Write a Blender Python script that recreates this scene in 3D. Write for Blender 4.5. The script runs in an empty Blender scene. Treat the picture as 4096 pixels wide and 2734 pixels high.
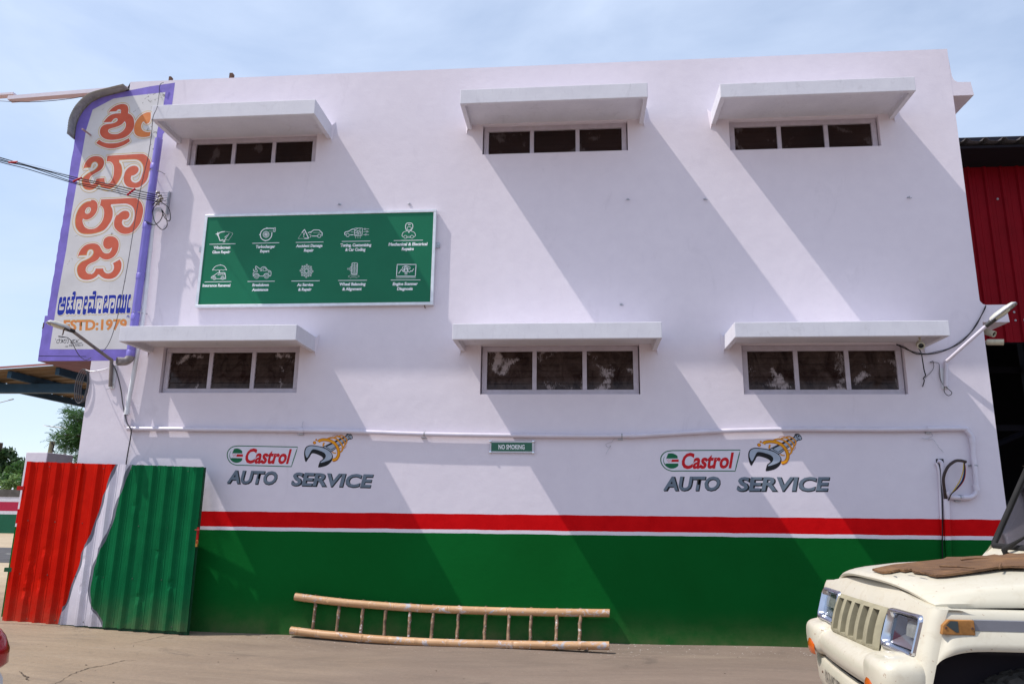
import bpy, bmesh, math, random
import numpy as np
from mathutils import Vector, Matrix
random.seed(7); np.random.seed(7)
D = bpy.data
SC = bpy.context.scene
COL = SC.collection
R = math.radians

# ------------------------------------------------------------------ camera
CAM = np.array([7.4977, -8.8692, 1.44535])
YAW, PIT, ROL, FPX = R(5.34594), R(12.80102), R(0.78466), 3005.0456   # surveyed from the building's own edges
_c, _s = math.cos(YAW), math.sin(YAW)
FW = np.array([-_s*math.cos(PIT), _c*math.cos(PIT), math.sin(PIT)])
_rt = np.array([_c, _s, 0.0]); _up = np.cross(_rt, FW)
RT = _rt*math.cos(ROL) + _up*math.sin(ROL)
UP = -_rt*math.sin(ROL) + _up*math.cos(ROL)
cam = D.objects.new('camera', D.cameras.new('camera')); COL.objects.link(cam)
cam.matrix_world = Matrix([[RT[i], UP[i], -FW[i], CAM[i]] for i in range(3)] + [[0, 0, 0, 1]])
cam.data.sensor_width = 36.0; cam.data.sensor_fit = 'HORIZONTAL'
cam.data.lens = FPX/4096*36.0
cam.data.clip_start = 0.05; cam.data.clip_end = 2000
SC.camera = cam

# ------------------------------------------------------------------ sky, sun, exposure
SUN = Vector((-0.62, -0.205, 1.0)).normalized()
world = D.worlds.new('World'); SC.world = world; world.use_nodes = True
wn, wl = world.node_tree.nodes, world.node_tree.links
wn.clear()
w_out = wn.new('ShaderNodeOutputWorld'); w_bg = wn.new('ShaderNodeBackground'); w_bg.inputs[1].default_value = 0.15
w_sky = wn.new('ShaderNodeTexSky'); w_sky.sky_type = 'NISHITA'; w_sky.sun_disc = False
w_sky.sun_elevation = math.asin(SUN.z); w_sky.sun_rotation = math.atan2(SUN.x, SUN.y)
w_sky.air_density = 1.0; w_sky.dust_density = 0.5; w_sky.ozone_density = 1.6
w_tc = wn.new('ShaderNodeTexCoord'); w_map = wn.new('ShaderNodeMapping'); w_map.inputs['Scale'].default_value = (1.0, 1.0, 2.6)
w_n1 = wn.new('ShaderNodeTexNoise'); w_n1.inputs['Scale'].default_value = 2.3; w_n1.inputs['Detail'].default_value = 7; w_n1.inputs['Roughness'].default_value = 0.55
w_n1.inputs['Distortion'].default_value = 0.4
w_r1 = wn.new('ShaderNodeMapRange'); w_r1.inputs[1].default_value = 0.33; w_r1.inputs[2].default_value = 0.70; w_r1.inputs[3].default_value = 0.46; w_r1.inputs[4].default_value = 0.95
w_mix = wn.new('ShaderNodeMix'); w_mix.data_type = 'RGBA'
w_mix.inputs[7].default_value = (4.1, 4.8, 6.1, 1)
wl.new(w_tc.outputs['Generated'], w_map.inputs[0]); wl.new(w_map.outputs[0], w_n1.inputs[0])
wl.new(w_n1.outputs[0], w_r1.inputs[0]); wl.new(w_r1.outputs[0], w_mix.inputs[0])
wl.new(w_sky.outputs[0], w_mix.inputs[6]); wl.new(w_mix.outputs[2], w_bg.inputs[0]); wl.new(w_bg.outputs[0], w_out.inputs[0])
sun = D.objects.new('sun', D.lights.new('sun', 'SUN')); COL.objects.link(sun)
sun.data.energy = 3.75; sun.data.angle = R(0.6); sun.data.color = (1.0, 0.95, 0.88)
sun.rotation_euler = SUN.to_track_quat('Z', 'Y').to_euler()
SC.view_settings.view_transform = 'Standard'; SC.view_settings.look = 'None'
SC.view_settings.exposure = 0.30; SC.view_settings.gamma = 1.0; SC.view_settings.use_curve_mapping = False

# ------------------------------------------------------------------ survey helpers: a sight line of the survey meets a known plane
def sight(px, py):
    return FW + RT*(px-2048)/FPX + UP*(1367-py)/FPX
def on_y(px, py, y=0.0):
    d = sight(px, py); return CAM + d*((y-CAM[1])/d[1])
def on_x(px, py, x):
    d = sight(px, py); return CAM + d*((x-CAM[0])/d[0])
def on_z(px, py, z):
    d = sight(px, py); return CAM + d*((z-CAM[2])/d[2])

# ------------------------------------------------------------------ object helpers
def thing(name, label, cat, loc=(0, 0, 0), group=None):
    o = D.objects.new(name, None); o.empty_display_size = 0.2; COL.objects.link(o); o.location = loc
    o['label'] = label; o['category'] = cat
    if group: o['group'] = group
    return o
def tag(o, label, cat, group=None):
    o['label'] = label; o['category'] = cat
    if group: o['group'] = group
    return o
def struct(o):
    o['kind'] = 'structure'; return o
def stuff(o):
    o['kind'] = 'stuff'; return o
def root_loc(o):
    while o.parent is not None: o = o.parent
    return np.array(o.location)
def link_mesh(name, me, mat, parent=None, smooth=None, origin=None):
    """mesh given in world coordinates; re-based on its thing's origin"""
    if parent is not None:
        off = root_loc(parent)
    elif origin is not None:
        off = np.array(origin, float)
    else:
        off = np.zeros(3)
    if np.any(off): me.transform(Matrix.Translation(Vector(-off)))
    o = D.objects.new(name, me); COL.objects.link(o)
    if parent is not None: o.parent = parent
    elif origin is not None: o.location = origin
    mats = mat if isinstance(mat, (list, tuple)) else [mat]
    if not me.materials:
        for m in mats: me.materials.append(m)
    if smooth is not None:
        for p in me.polygons: p.use_smooth = True
        me.set_sharp_from_angle(angle=R(smooth))
    return o
class MB:
    def __init__(s): s.v = []; s.f = []; s.m = []
    def add(s, vs, fs, m=0):
        b = len(s.v); s.v += [tuple(float(q) for q in p) for p in vs]
        s.f += [tuple(b+i for i in f) for f in fs]; s.m += [m]*len(fs); return s
    def box(s, x0, x1, y0, y1, z0, z1, m=0):
        vs = [(x, y, z) for x in (x0, x1) for y in (y0, y1) for z in (z0, z1)]
        return s.add(vs, [(0, 1, 3, 2), (4, 6, 7, 5), (0, 4, 5, 1), (2, 3, 7, 6), (0, 2, 6, 4), (1, 5, 7, 3)], m)
    def hexa(s, bottom, top, m=0):
        n = len(bottom)
        fs = [tuple(range(n))[::-1], tuple(range(n, 2*n))] + [(i, (i+1) % n, n+(i+1) % n, n+i) for i in range(n)]
        return s.add(list(bottom)+list(top), fs, m)
    def tube(s, path, r, seg=8, cap=True, m=0):
        P = [np.array(p, float) for p in path]; n = len(P)
        rr = r if hasattr(r, '__len__') else [r]*n
        T = []
        for i in range(n):
            t = P[min(i+1, n-1)] - P[max(i-1, 0)]; T.append(t/(np.linalg.norm(t)+1e-12))
        a = np.array([0, 0, 1.0]) if abs(T[0][2]) < .9 else np.array([1.0, 0, 0])
        u = np.cross(T[0], a); u /= np.linalg.norm(u)
        vs = []
        for i in range(n):
            u = u - T[i]*np.dot(u, T[i]); u /= np.linalg.norm(u); w = np.cross(T[i], u)
            for k in range(seg):
                q = 2*math.pi*k/seg; vs.append(P[i] + (u*math.cos(q)+w*math.sin(q))*rr[i])
        fs = [(i*seg+k, i*seg+(k+1) % seg, (i+1)*seg+(k+1) % seg, (i+1)*seg+k) for i in range(n-1) for k in range(seg)]
        if cap: fs += [tuple(range(seg))[::-1], tuple((n-1)*seg+k for k in range(seg))]
        return s.add(vs, fs, m)
    def grid(s, rows, m=0, skip=None):
        nr, nc = len(rows), len(rows[0])
        vs = [p for r in rows for p in r]
        fs = [(i*nc+j, i*nc+j+1, (i+1)*nc+j+1, (i+1)*nc+j) for i in range(nr-1) for j in range(nc-1) if not (skip and skip(i, j))]
        return s.add(vs, fs, m)
    def revolve(s, prof, axis_o, axis_d, seg=24, m=0, jitter=None):
        """prof: (along axis, radius)"""
        d = np.array(axis_d, float); d /= np.linalg.norm(d); o = np.array(axis_o, float)
        a = np.array([0, 0, 1.0]) if abs(d[2]) < .9 else np.array([1.0, 0, 0])
        u = np.cross(d, a); u /= np.linalg.norm(u); w = np.cross(d, u)
        vs = []
        for k in range(seg):
            q = 2*math.pi*k/seg
            for j, (h, r) in enumerate(prof):
                if jitter: h, r = jitter(k, j, h, r)
                vs.append(o + d*h + (u*math.cos(q)+w*math.sin(q))*r)
        n = len(prof)
        fs = [(k*n+j, k*n+j+1, ((k+1) % seg)*n+j+1, ((k+1) % seg)*n+j) for k in range(seg) for j in range(n-1)]
        return s.add(vs, fs, m)
    def build(s, name, mat, parent=None, smooth=None, origin=None, bevel=0, merge=False):
        me = D.meshes.new(name); me.from_pydata(s.v, [], s.f); me.update()
        if any(s.m): me.polygons.foreach_set('material_index', s.m)
        bm = bmesh.new(); bm.from_mesh(me)
        if merge: bmesh.ops.remove_doubles(bm, verts=bm.verts, dist=1e-4)
        bmesh.ops.recalc_face_normals(bm, faces=bm.faces); bm.to_mesh(me); bm.free()
        o = link_mesh(name, me, mat, parent, smooth, origin)
        if bevel:
            b = o.modifiers.new('bevel', 'BEVEL'); b.width = bevel; b.segments = 2; b.limit_method = 'ANGLE'; b.angle_limit = R(40)
        return o
def smooth_path(pts, sub=6):
    """Catmull-Rom through 3-D points"""
    P = [np.array(p, float) for p in pts]; out = []
    for i in range(len(P)-1):
        p0, p1, p2, p3 = P[max(i-1, 0)], P[i], P[i+1], P[min(i+2, len(P)-1)]
        for k in range(sub):
            t = k/sub; out.append(.5*((2*p1)+(p2-p0)*t+(2*p0-5*p1+4*p2-p3)*t*t+(3*p1-p0-3*p2+p3)*t**3))
    out.append(P[-1]); return out
def rigid_copy(o, name=None, **kw):
    """copy of a thing with its parts and sub-parts (mesh data shared)"""
    r = o.copy(); COL.objects.link(r)
    for k, v in kw.items(): setattr(r, k, v)
    for ch in o.children:
        c = ch.copy(); COL.objects.link(c); c.parent = r
        for g in ch.children:
            d = g.copy(); COL.objects.link(d); d.parent = c
    return r

# ------------------------------------------------------------------ materials
class NT:
    def __init__(s, name):
        s.mat = D.materials.new(name); s.mat.use_nodes = True; s.t = s.mat.node_tree; s.n, s.l = s.t.nodes, s.t.links
        s.b = s.n['Principled BSDF']; s.tc = s.n.new('ShaderNodeTexCoord')
        s.geo = s.n.new('ShaderNodeNewGeometry')
    def pos(s, scale=(1, 1, 1), world=False):
        m = s.n.new('ShaderNodeMapping'); m.inputs['Scale'].default_value = scale
        s.l.new(s.geo.outputs['Position'] if world else s.tc.outputs['Object'], m.inputs[0]); return m.outputs[0]
    def noise(s, sc, det=5, rough=.55, vec=None, dist=0.0, out=0):
        n = s.n.new('ShaderNodeTexNoise'); n.inputs['Scale'].default_value = sc; n.inputs['Detail'].default_value = det
        n.inputs['Roughness'].default_value = rough; n.inputs['Distortion'].default_value = dist
        s.l.new(vec if vec is not None else s.pos(world=True), n.inputs['Vector']); return n.outputs[out]
    def rng(s, v, a, b, c=0.0, d=1.0):
        n = s.n.new('ShaderNodeMapRange'); s.l.new(v, n.inputs[0])
        for i, q in enumerate((a, b, c, d)): n.inputs[i+1].default_value = q
        return n.outputs[0]
    def mix(s, fac, a, b):
        n = s.n.new('ShaderNodeMix'); n.data_type = 'RGBA'
        for i, q in ((0, fac), (6, a), (7, b)):
            if isinstance(q, (int, float)): n.inputs[i].default_value = q
            elif isinstance(q, tuple): n.inputs[i].default_value = (*q[:3], 1)
            else: s.l.new(q, n.inputs[i])
        return n.outputs[2]
    def math(s, op, a, b=None):
        n = s.n.new('ShaderNodeMath'); n.operation = op
        for i, q in ((0, a), (1, b)):
            if q is None: continue
            if isinstance(q, (int, float)): n.inputs[i].default_value = q
            else: s.l.new(q, n.inputs[i])
        return n.outputs[0]
    def xyz(s, world=True):
        n = s.n.new('ShaderNodeSeparateXYZ'); s.l.new(s.geo.outputs['Position'] if world else s.tc.outputs['Object'], n.inputs[0]); return n.outputs
    def bump(s, h, strength=.3, dist=.01):
        n = s.n.new('ShaderNodeBump'); n.inputs['Strength'].default_value = strength; n.inputs['Distance'].default_value = dist
        s.l.new(h, n.inputs['Height'])
        if s.b.inputs['Normal'].is_linked: s.l.new(s.b.inputs['Normal'].links[0].from_socket, n.inputs['Normal'])
        s.l.new(n.outputs[0], s.b.inputs['Normal'])
    def col(s, c):
        if isinstance(c, tuple): s.b.inputs['Base Color'].default_value = (*c[:3], 1)
        else: s.l.new(c, s.b.inputs['Base Color'])
    def set(s, **k):
        for q, v in k.items(): s.b.inputs[q.replace('_', ' ')].default_value = v
        return s
def plain(name, c, rough=.6, metal=0.0, var=.12, vs=8, bump=0.0, bs=60, bd=.003, coat=0.0, spec=None):
    t = NT(name); t.set(Roughness=rough, Metallic=metal)
    t.b.inputs['Specular IOR Level'].default_value = spec if spec is not None else (.2 if rough >= .5 else .5)
    if coat: t.b.inputs['Coat Weight'].default_value = coat; t.b.inputs['Coat Roughness'].default_value = .08
    if var:
        k = t.rng(t.noise(vs, 6), .3, .7, 1-var, 1+var*.6)
        n = t.n.new('ShaderNodeVectorMath'); n.operation = 'SCALE'; n.inputs[0].default_value = c; t.l.new(k, n.inputs['Scale'])
        t.l.new(n.outputs[0], t.b.inputs['Base Color'])
    else: t.col(c)
    if bump: t.bump(t.noise(bs, 4), bump, bd)
    return t.mat
LAV = (0.66, 0.60, 0.72); RED = (0.55, 0.006, 0.008); GREEN = (0.004, 0.115, 0.022); WHITE = (0.74, 0.71, 0.78)

def wall_paint(name, stripes=True):
    """lavender emulsion on uneven plaster, with the painted dado bands of the workshop"""
    t = NT(name); t.set(Roughness=.7); t.b.inputs['Specular IOR Level'].default_value = .06
    big = t.noise(.55, 5, .6); fine = t.noise(6, 6, .6)
    c = t.mix(t.rng(big, .3, .7), (0.715, 0.652, 0.722), (0.76, 0.697, 0.765))
    c = t.mix(t.rng(fine, .35, .75, 0, .35), c, (0.64, 0.58, 0.66))
    # hairline stains and rubbed spots
    st = t.noise(2.2, 8, .7, t.pos((1, 1, .35), True), 1.2)
    c = t.mix(t.rng(st, .60, .8, 0, .38), c, (0.47, 0.42, 0.48))
    sp = t.noise(34, 2, .5); c = t.mix(t.rng(sp, .735, .76, 0, .25), c, (0.40, 0.36, 0.40))
    if stripes:
        x, y, z = t.xyz()
        zz = t.math('ADD', z, t.math('MULTIPLY', t.math('SUBTRACT', t.noise(3.0, 5), .5), .018))
        zz = t.math('ADD', zz, t.math('MULTIPLY', t.math('SUBTRACT', x, 7.5), -.003))
        def band(lo): return t.math('GREATER_THAN', zz, lo)
        redv = t.mix(t.rng(fine, .3, .7), (0.52, 0.002, 0.004), (0.62, 0.004, 0.006))
        grv = t.mix(t.rng(big, .3, .7), (0.0015, 0.082, 0.012), (0.002, 0.108, 0.018))
        low = t.rng(zz, .08, .50, 1, 0)
        dust = t.math('MULTIPLY', t.math('POWER', low, 2.0), t.rng(t.noise(3.5, 8, .65), .3, .7, .05, .55))
        grv = t.mix(dust, grv, (0.16, 0.15, 0.075))
        cc = t.mix(band(1.212), grv, c); cc = t.mix(band(1.253), cc, redv); cc = t.mix(band(1.430), cc, c)
        c = cc
    t.col(c)
    t.bump(t.noise(1.3, 4, .5), .45, .018)
    t.bump(t.noise(9, 4, .55), .40, .006)
    t.bump(t.noise(75, 3, .6), .35, .0022)
    return t.mat
M = {}
M['wall'] = wall_paint('lavender_wall_paint')
M['plaster'] = wall_paint('lavender_plaster', False)
def fascia_mat():
    t = NT('whitewashed_concrete'); t.set(Roughness=.75)
    a = t.noise(3, 6, .6); b = t.noise(26, 4, .6, t.pos((1, 1, .25), True))
    c = t.mix(t.rng(a, .3, .7), (0.615, 0.60, 0.66), (0.69, 0.675, 0.73))
    c = t.mix(t.rng(b, .55, .8, 0, .5), c, (0.52, 0.50, 0.56))
    e = t.noise(4.5, 8, .7, t.pos((1, 1, .6), True), 1.0); c = t.mix(t.rng(e, .58, .74, 0, .42), c, (0.36, 0.345, 0.37))
    t.col(c); t.bump(t.noise(8, 5), .3, .005); t.bump(b, .25, .0015); return t.mat
M['fascia'] = fascia_mat()
M['frame'] = plain('lavender_gloss_timber', (0.50, 0.45, 0.52), .45, var=.10, vs=12, bump=.15)
def pane_mat():
    t = NT('paint_smeared_louvre_glass'); t.set(Roughness=.25)
    t.b.inputs['Specular IOR Level'].default_value = .22
    P = t.pos((1, 1, 1), True)
    a = t.noise(2.6, 3, .5, P, .6); b = t.noise(40, 7, .75, t.pos((1.6, 1, .55), True), 0.6)
    x, y, z = t.xyz()
    lower = t.rng(z, 3.6, 4.6, 1.0, 0.0)
    thr = t.math('SUBTRACT', t.rng(a, .515, .68), t.rng(b, .25, .75, 0, .85))
    k = t.math('MULTIPLY', t.rng(thr, .0, .35), t.rng(lower, 0, 1, .12, .85))
    c = t.mix(t.rng(t.noise(1.3, 2), .3, .7), (0.012, 0.005, 0.004), (0.026, 0.012, 0.009))
    film = t.math('MULTIPLY', t.rng(t.noise(6, 8, .7, t.pos((1, 1, .7), True), .8), .38, .68), lower)
    c = t.mix(t.math('MULTIPLY', film, .42), c, (0.16, 0.115, 0.10))
    t.col(t.mix(k, c, (0.42, 0.36, 0.37))); t.l.new(t.rng(k, 0, 1, .12, .7), t.b.inputs['Roughness']); return t.mat
M['pane'] = pane_mat()
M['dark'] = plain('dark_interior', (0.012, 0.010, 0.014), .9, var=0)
M['pvc'] = plain('lavender_pvc_pipe', (0.66, 0.61, 0.70), .35, var=.08, vs=6)
M['pvc_white'] = plain('white_pvc_conduit', (0.70, 0.70, 0.74), .35, var=.08, vs=6)
M['purple'] = plain('violet_paint', (0.215, 0.165, 0.56), .6, var=.22, vs=5, bump=.3, bs=30)
M['purple_pipe'] = plain('violet_pvc_drainpipe', (0.215, 0.175, 0.58), .38, var=.12, vs=4)
def sign_white():
    t = NT('weathered_white_sign_paint'); t.set(Roughness=.7)
    c = t.mix(t.rng(t.noise(2.2, 6, .6), .3, .7), (0.56, 0.54, 0.55), (0.68, 0.66, 0.67))
    x, y, z = t.xyz()
    hi = t.math('MULTIPLY', t.rng(z, 5.6, 6.7), t.rng(x, 1.2, 1.7))
    fl = t.noise(11, 7, .68, None, .8)
    k = t.rng(t.math('ADD', fl, t.math('MULTIPLY', hi, .10)), .66, .69)
    c = t.mix(k, c, (0.22, 0.21, 0.20))
    gr = t.noise(4, 8, .7, t.pos((1, 1, .5), True)); c = t.mix(t.rng(gr, .58, .78, 0, .35), c, (0.38, 0.37, 0.37))
    t.col(c); t.bump(t.noise(22, 5), .4, .004); return t.mat
M['sign_white'] = sign_white()
def worn(name, a, b, c2):
    t = NT(name); t.set(Roughness=.65)
    c = t.mix(t.rng(t.noise(7, 6, .65), .35, .7), a, b)
    c = t.mix(t.rng(t.noise(16, 7, .7), .60, .72, 0, .7), c, c2); t.col(c); t.bump(t.noise(22, 5), .35, .004); return t.mat
M['sign_red'] = worn('faded_red_lettering', (0.52, 0.075, 0.030), (0.60, 0.105, 0.048), (0.62, 0.23, 0.08))
M['sign_orange'] = worn('orange_lettering', (0.64, 0.17, 0.035), (0.70, 0.24, 0.06), (0.70, 0.42, 0.12))
M['sign_gold'] = plain('gold_outline_paint', (0.60, 0.40, 0.10), .6, var=.25, vs=10)
M['sign_cream'] = plain('cream_outline_paint', (0.72, 0.68, 0.66), .6, var=.06)
M['sign_blue'] = plain('royal_blue_paint', (0.012, 0.030, 0.33), .6, var=.15)
M['ink'] = plain('black_paint', (0.012, 0.012, 0.016), .55, var=0)
M['logo_green'] = plain('logo_green_paint', (0.008, 0.13, 0.055), .55, var=.1)
M['logo_red'] = plain('logo_red_paint', (0.55, 0.010, 0.018), .55, var=.1)
M['logo_white'] = plain('logo_white_paint', (0.70, 0.67, 0.75), .6, var=.05)
M['logo_grey'] = plain('slate_grey_paint', (0.155, 0.195, 0.245), .55, var=.15, vs=10)
M['logo_steel'] = plain('pale_steel_paint', (0.36, 0.41, 0.50), .55, var=.12, vs=10)
M['logo_amber'] = plain('amber_paint', (0.78, 0.33, 0.010), .55, var=.15, vs=10)
M['logo_brown'] = plain('burnt_orange_paint', (0.40, 0.085, 0.010), .55, var=.15, vs=10)
M['board'] = plain('green_acrylic_board', (0.008, 0.150, 0.074), .35, var=.08, vs=2, spec=.2)
M['board_white'] = plain('white_vinyl_print', (0.78, 0.80, 0.82), .4, var=0)
M['alu'] = plain('aluminium_channel', (0.72, 0.73, 0.76), .35, .35, var=.12, vs=14)
M['plate_green'] = plain('green_vinyl_plate', (0.004, 0.105, 0.055), .3, var=.05)
M['acrylic'] = plain('frosted_acrylic', (0.56, 0.55, 0.60), .25, var=.04)
M['chrome'] = plain('chrome', (0.72, 0.73, 0.78), .12, 1.0, var=0)
M['cable'] = plain('black_cable', (0.012, 0.012, 0.014), .5, var=0)
M['cable_grey'] = plain('grey_cable', (0.085, 0.08, 0.09), .5, var=.1)
M['cable_red'] = plain('red_tape', (0.42, 0.008, 0.025), .5, var=.1)
M['cable_blue'] = plain('blue_cable', (0.02, 0.12, 0.42), .4, var=0)
M['cable_yellow'] = plain('yellow_cable', (0.55, 0.36, 0.03), .4, var=0)
M['cable_brown'] = plain('brown_cable_sheath', (0.035, 0.018, 0.016), .45, var=.1)
M['galv'] = plain('galvanised_steel', (0.42, 0.42, 0.46), .45, .6, var=.2, vs=20)
M['porcelain'] = plain('glazed_porcelain', (0.17, 0.14, 0.11), .25, var=.15, vs=30)
M['rust'] = plain('rusty_steel', (0.13, 0.07, 0.05), .85, var=.4, vs=25, bump=.4)
M['lamp_body'] = plain('weathered_lamp_body', (0.58, 0.57, 0.52), .4, var=.15, vs=14)
M['lamp_grey'] = plain('brown_grey_pipe', (0.20, 0.165, 0.15), .55, var=.15, vs=14)
def glass_lens():
    t = NT('lamp_glass'); t.set(Roughness=.06); t.col((0.42, 0.45, 0.43)); t.b.inputs['Transmission Weight'].default_value = .75; t.b.inputs['IOR'].default_value = 1.3; return t.mat
M['lens'] = glass_lens()
def glass_mix(name, tint, opacity, rough=.03):
    t = NT(name); n, l = t.n, t.l; out = n['Material Output']
    tr = n.new('ShaderNodeBsdfTransparent'); tr.inputs[0].default_value = (*tint, 1); gl = n.new('ShaderNodeBsdfGlossy'); gl.inputs[1].default_value = rough
    fr = n.new('ShaderNodeLayerWeight'); fr.inputs[0].default_value = .5; pw = n.new('ShaderNodeMath'); pw.operation = 'POWER'; pw.inputs[1].default_value = 4.0; l.new(fr.outputs['Facing'], pw.inputs[0]); ad = n.new('ShaderNodeMath'); ad.operation = 'ADD'; ad.use_clamp = True; ad.inputs[1].default_value = opacity; l.new(pw.outputs[0], ad.inputs[0])
    m = n.new('ShaderNodeMixShader'); l.new(ad.outputs[0], m.inputs[0]); l.new(tr.outputs[0], m.inputs[1]); l.new(gl.outputs[0], m.inputs[2]); l.new(m.outputs[0], out.inputs[0]); return t.mat
M['head_glass'] = glass_mix('clear_lamp_glass', (.93, .95, .96), .04)
M['enamel'] = plain('white_enamel', (0.62, 0.64, 0.62), .3, var=.1, vs=20)
M['bulb'] = plain('milky_lamp', (0.75, 0.70, 0.55), .3, var=0)
M['cctv'] = plain('cream_camera_housing', (0.50, 0.45, 0.33), .4, var=.2, vs=30)
M['black_gloss'] = plain('black_plastic', (0.012, 0.012, 0.014), .2, var=0)

# ------------------------------------------------------------------ flat painted art on upright planes
DYS = .22   # paint layers lie a fraction of a millimetre apart
def wall_xy(zo, sc):
    """survey sheet (origin, scale) to photo coordinates"""
    return lambda p: (zo[0]+p[0]*sc, zo[1]+p[1]*sc)
def crv(pts, sub=5, closed=True):
    """outline with smooth points and corners (third entry) -> dense 2-D list"""
    P = [(p[0], p[1]) for p in pts]; C = [len(p) > 2 for p in pts]; n = len(P); out = []
    rng = n if closed else n-1
    for i in range(rng):
        j = (i+1) % n
        p1, p2 = np.array(P[i], float), np.array(P[j], float)
        p0 = np.array(P[(i-1) % n] if (closed or i > 0) else P[i], float); p3 = np.array(P[(j+1) % n] if (closed or j < n-1) else P[j], float)
        if C[i]: p0 = p1
        if C[j]: p3 = p2
        for k in range(sub):
            t = k/sub; out.append(tuple(.5*((2*p1)+(p2-p0)*t+(2*p0-5*p1+4*p2-p3)*t*t+(3*p1-p0-3*p2+p3)*t**3)))
    if not closed: out.append(P[-1])
    return out
def fill_mesh(loops, name):
    """loops of 3-D points on an upright plane (outer + holes) filled into one mesh"""
    cu = D.curves.new(name, 'CURVE'); cu.dimensions = '2D'; cu.fill_mode = 'BOTH'
    for L in loops:
        sp = cu.splines.new('POLY'); sp.points.add(len(L)-1); sp.use_cyclic_u = True
        for q, p in zip(sp.points, L): q.co = (p[0], p[2], 0, 1)
    o = D.objects.new('t', cu); COL.objects.link(o)
    me = D.meshes.new_from_object(o.evaluated_get(bpy.context.evaluated_depsgraph_get())); me.name = name
    y = loops[0][0][1]
    me.transform(Matrix(((1, 0, 0, 0), (0, 0, 1, y), (0, 1, 0, 0), (0, 0, 0, 1))))
    D.objects.remove(o); D.curves.remove(cu); me.materials.clear(); return me
def ribbon(mb, pts2, w, to3, closed=False, dy=0.0, m=0, taper=None):
    dy *= DYS
    P = [np.array(p[:2], float) for p in pts2]; n = len(P); L, Rr = [], []
    for i in range(n):
        a = P[(i-1) % n] if (closed or i > 0) else P[i]; b = P[(i+1) % n] if (closed or i < n-1) else P[i]
        t = b-a; t /= (np.linalg.norm(t)+1e-9); nn = np.array([-t[1], t[0]])
        ww = (w[i] if hasattr(w, '__len__') else w)/2
        L.append(P[i]+nn*ww); Rr.append(P[i]-nn*ww)
    vs = []
    for i in range(n):
        for q in (L[i], Rr[i]):
            p = np.array(to3(q)); p[1] -= dy + i*2e-6; vs.append(p)
    k = n if closed else n-1
    mb.add(vs, [(2*i, 2*i+1, 2*((i+1) % n)+1, 2*((i+1) % n)) for i in range(k)], m)
def disc(mb, c, r, to3, dy=0.0, seg=14, r2=None, m=0):
    dy *= DYS
    pts = [(c[0]+r*math.cos(2*math.pi*k/seg), c[1]+(r2 or r)*math.sin(2*math.pi*k/seg)) for k in range(seg)]
    vs = [np.array(to3(p)) - np.array([0, dy, 0]) for p in pts]; mb.add(vs, [tuple(range(seg))], m)
def poly(mb, pts, to3, dy=0.0, m=0):
    dy *= DYS
    mb.add([np.array(to3(p)) - np.array([0, dy, 0]) for p in pts], [tuple(range(len(pts)))], m)
def text_mesh(s, bold=0.0, spacing=1.0):
    cu = D.curves.new('t', 'FONT'); cu.body = s; cu.size = 1; cu.offset = bold; cu.fill_mode = 'FRONT'; cu.resolution_u = 3; cu.space_character = spacing
    o = D.objects.new('t', cu); COL.objects.link(o)
    me = D.meshes.new_from_object(o.evaluated_get(bpy.context.evaluated_depsgraph_get()))
    D.objects.remove(o); D.curves.remove(cu); me.materials.clear(); return me
CAPH = max(v.co.y for v in text_mesh('H').vertices)
def lettering(name, s, BL, BR, cap, to3, mat, parent, dy=0.0, bold=.02, spacing=1.0, shift=(0, 0), label=None):
    """a line of lettering stretched between its surveyed baseline ends"""
    dy *= DYS
    me = text_mesh(s, bold, spacing)
    n = len(me.vertices); co = np.zeros(n*3); me.vertices.foreach_get('co', co); co = co.reshape(-1, 3)
    x0, x1 = co[:, 0].min(), co[:, 0].max()
    u = (co[:, 0]-x0)/(x1-x0); v = co[:, 1]/CAPH
    out = np.zeros_like(co)
    for i in range(n):
        q = (BL[0]+(BR[0]-BL[0])*u[i]+cap[0]*v[i]+shift[0], BL[1]+(BR[1]-BL[1])*u[i]+cap[1]*v[i]+shift[1])
        p = np.array(to3(q)); p[1] -= dy; out[i] = p
    me.vertices.foreach_set('co', out.ravel()); me.update(); me.name = name
    o = link_mesh(name, me, mat, parent)
    if label: o['label'] = label
    return o

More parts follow.
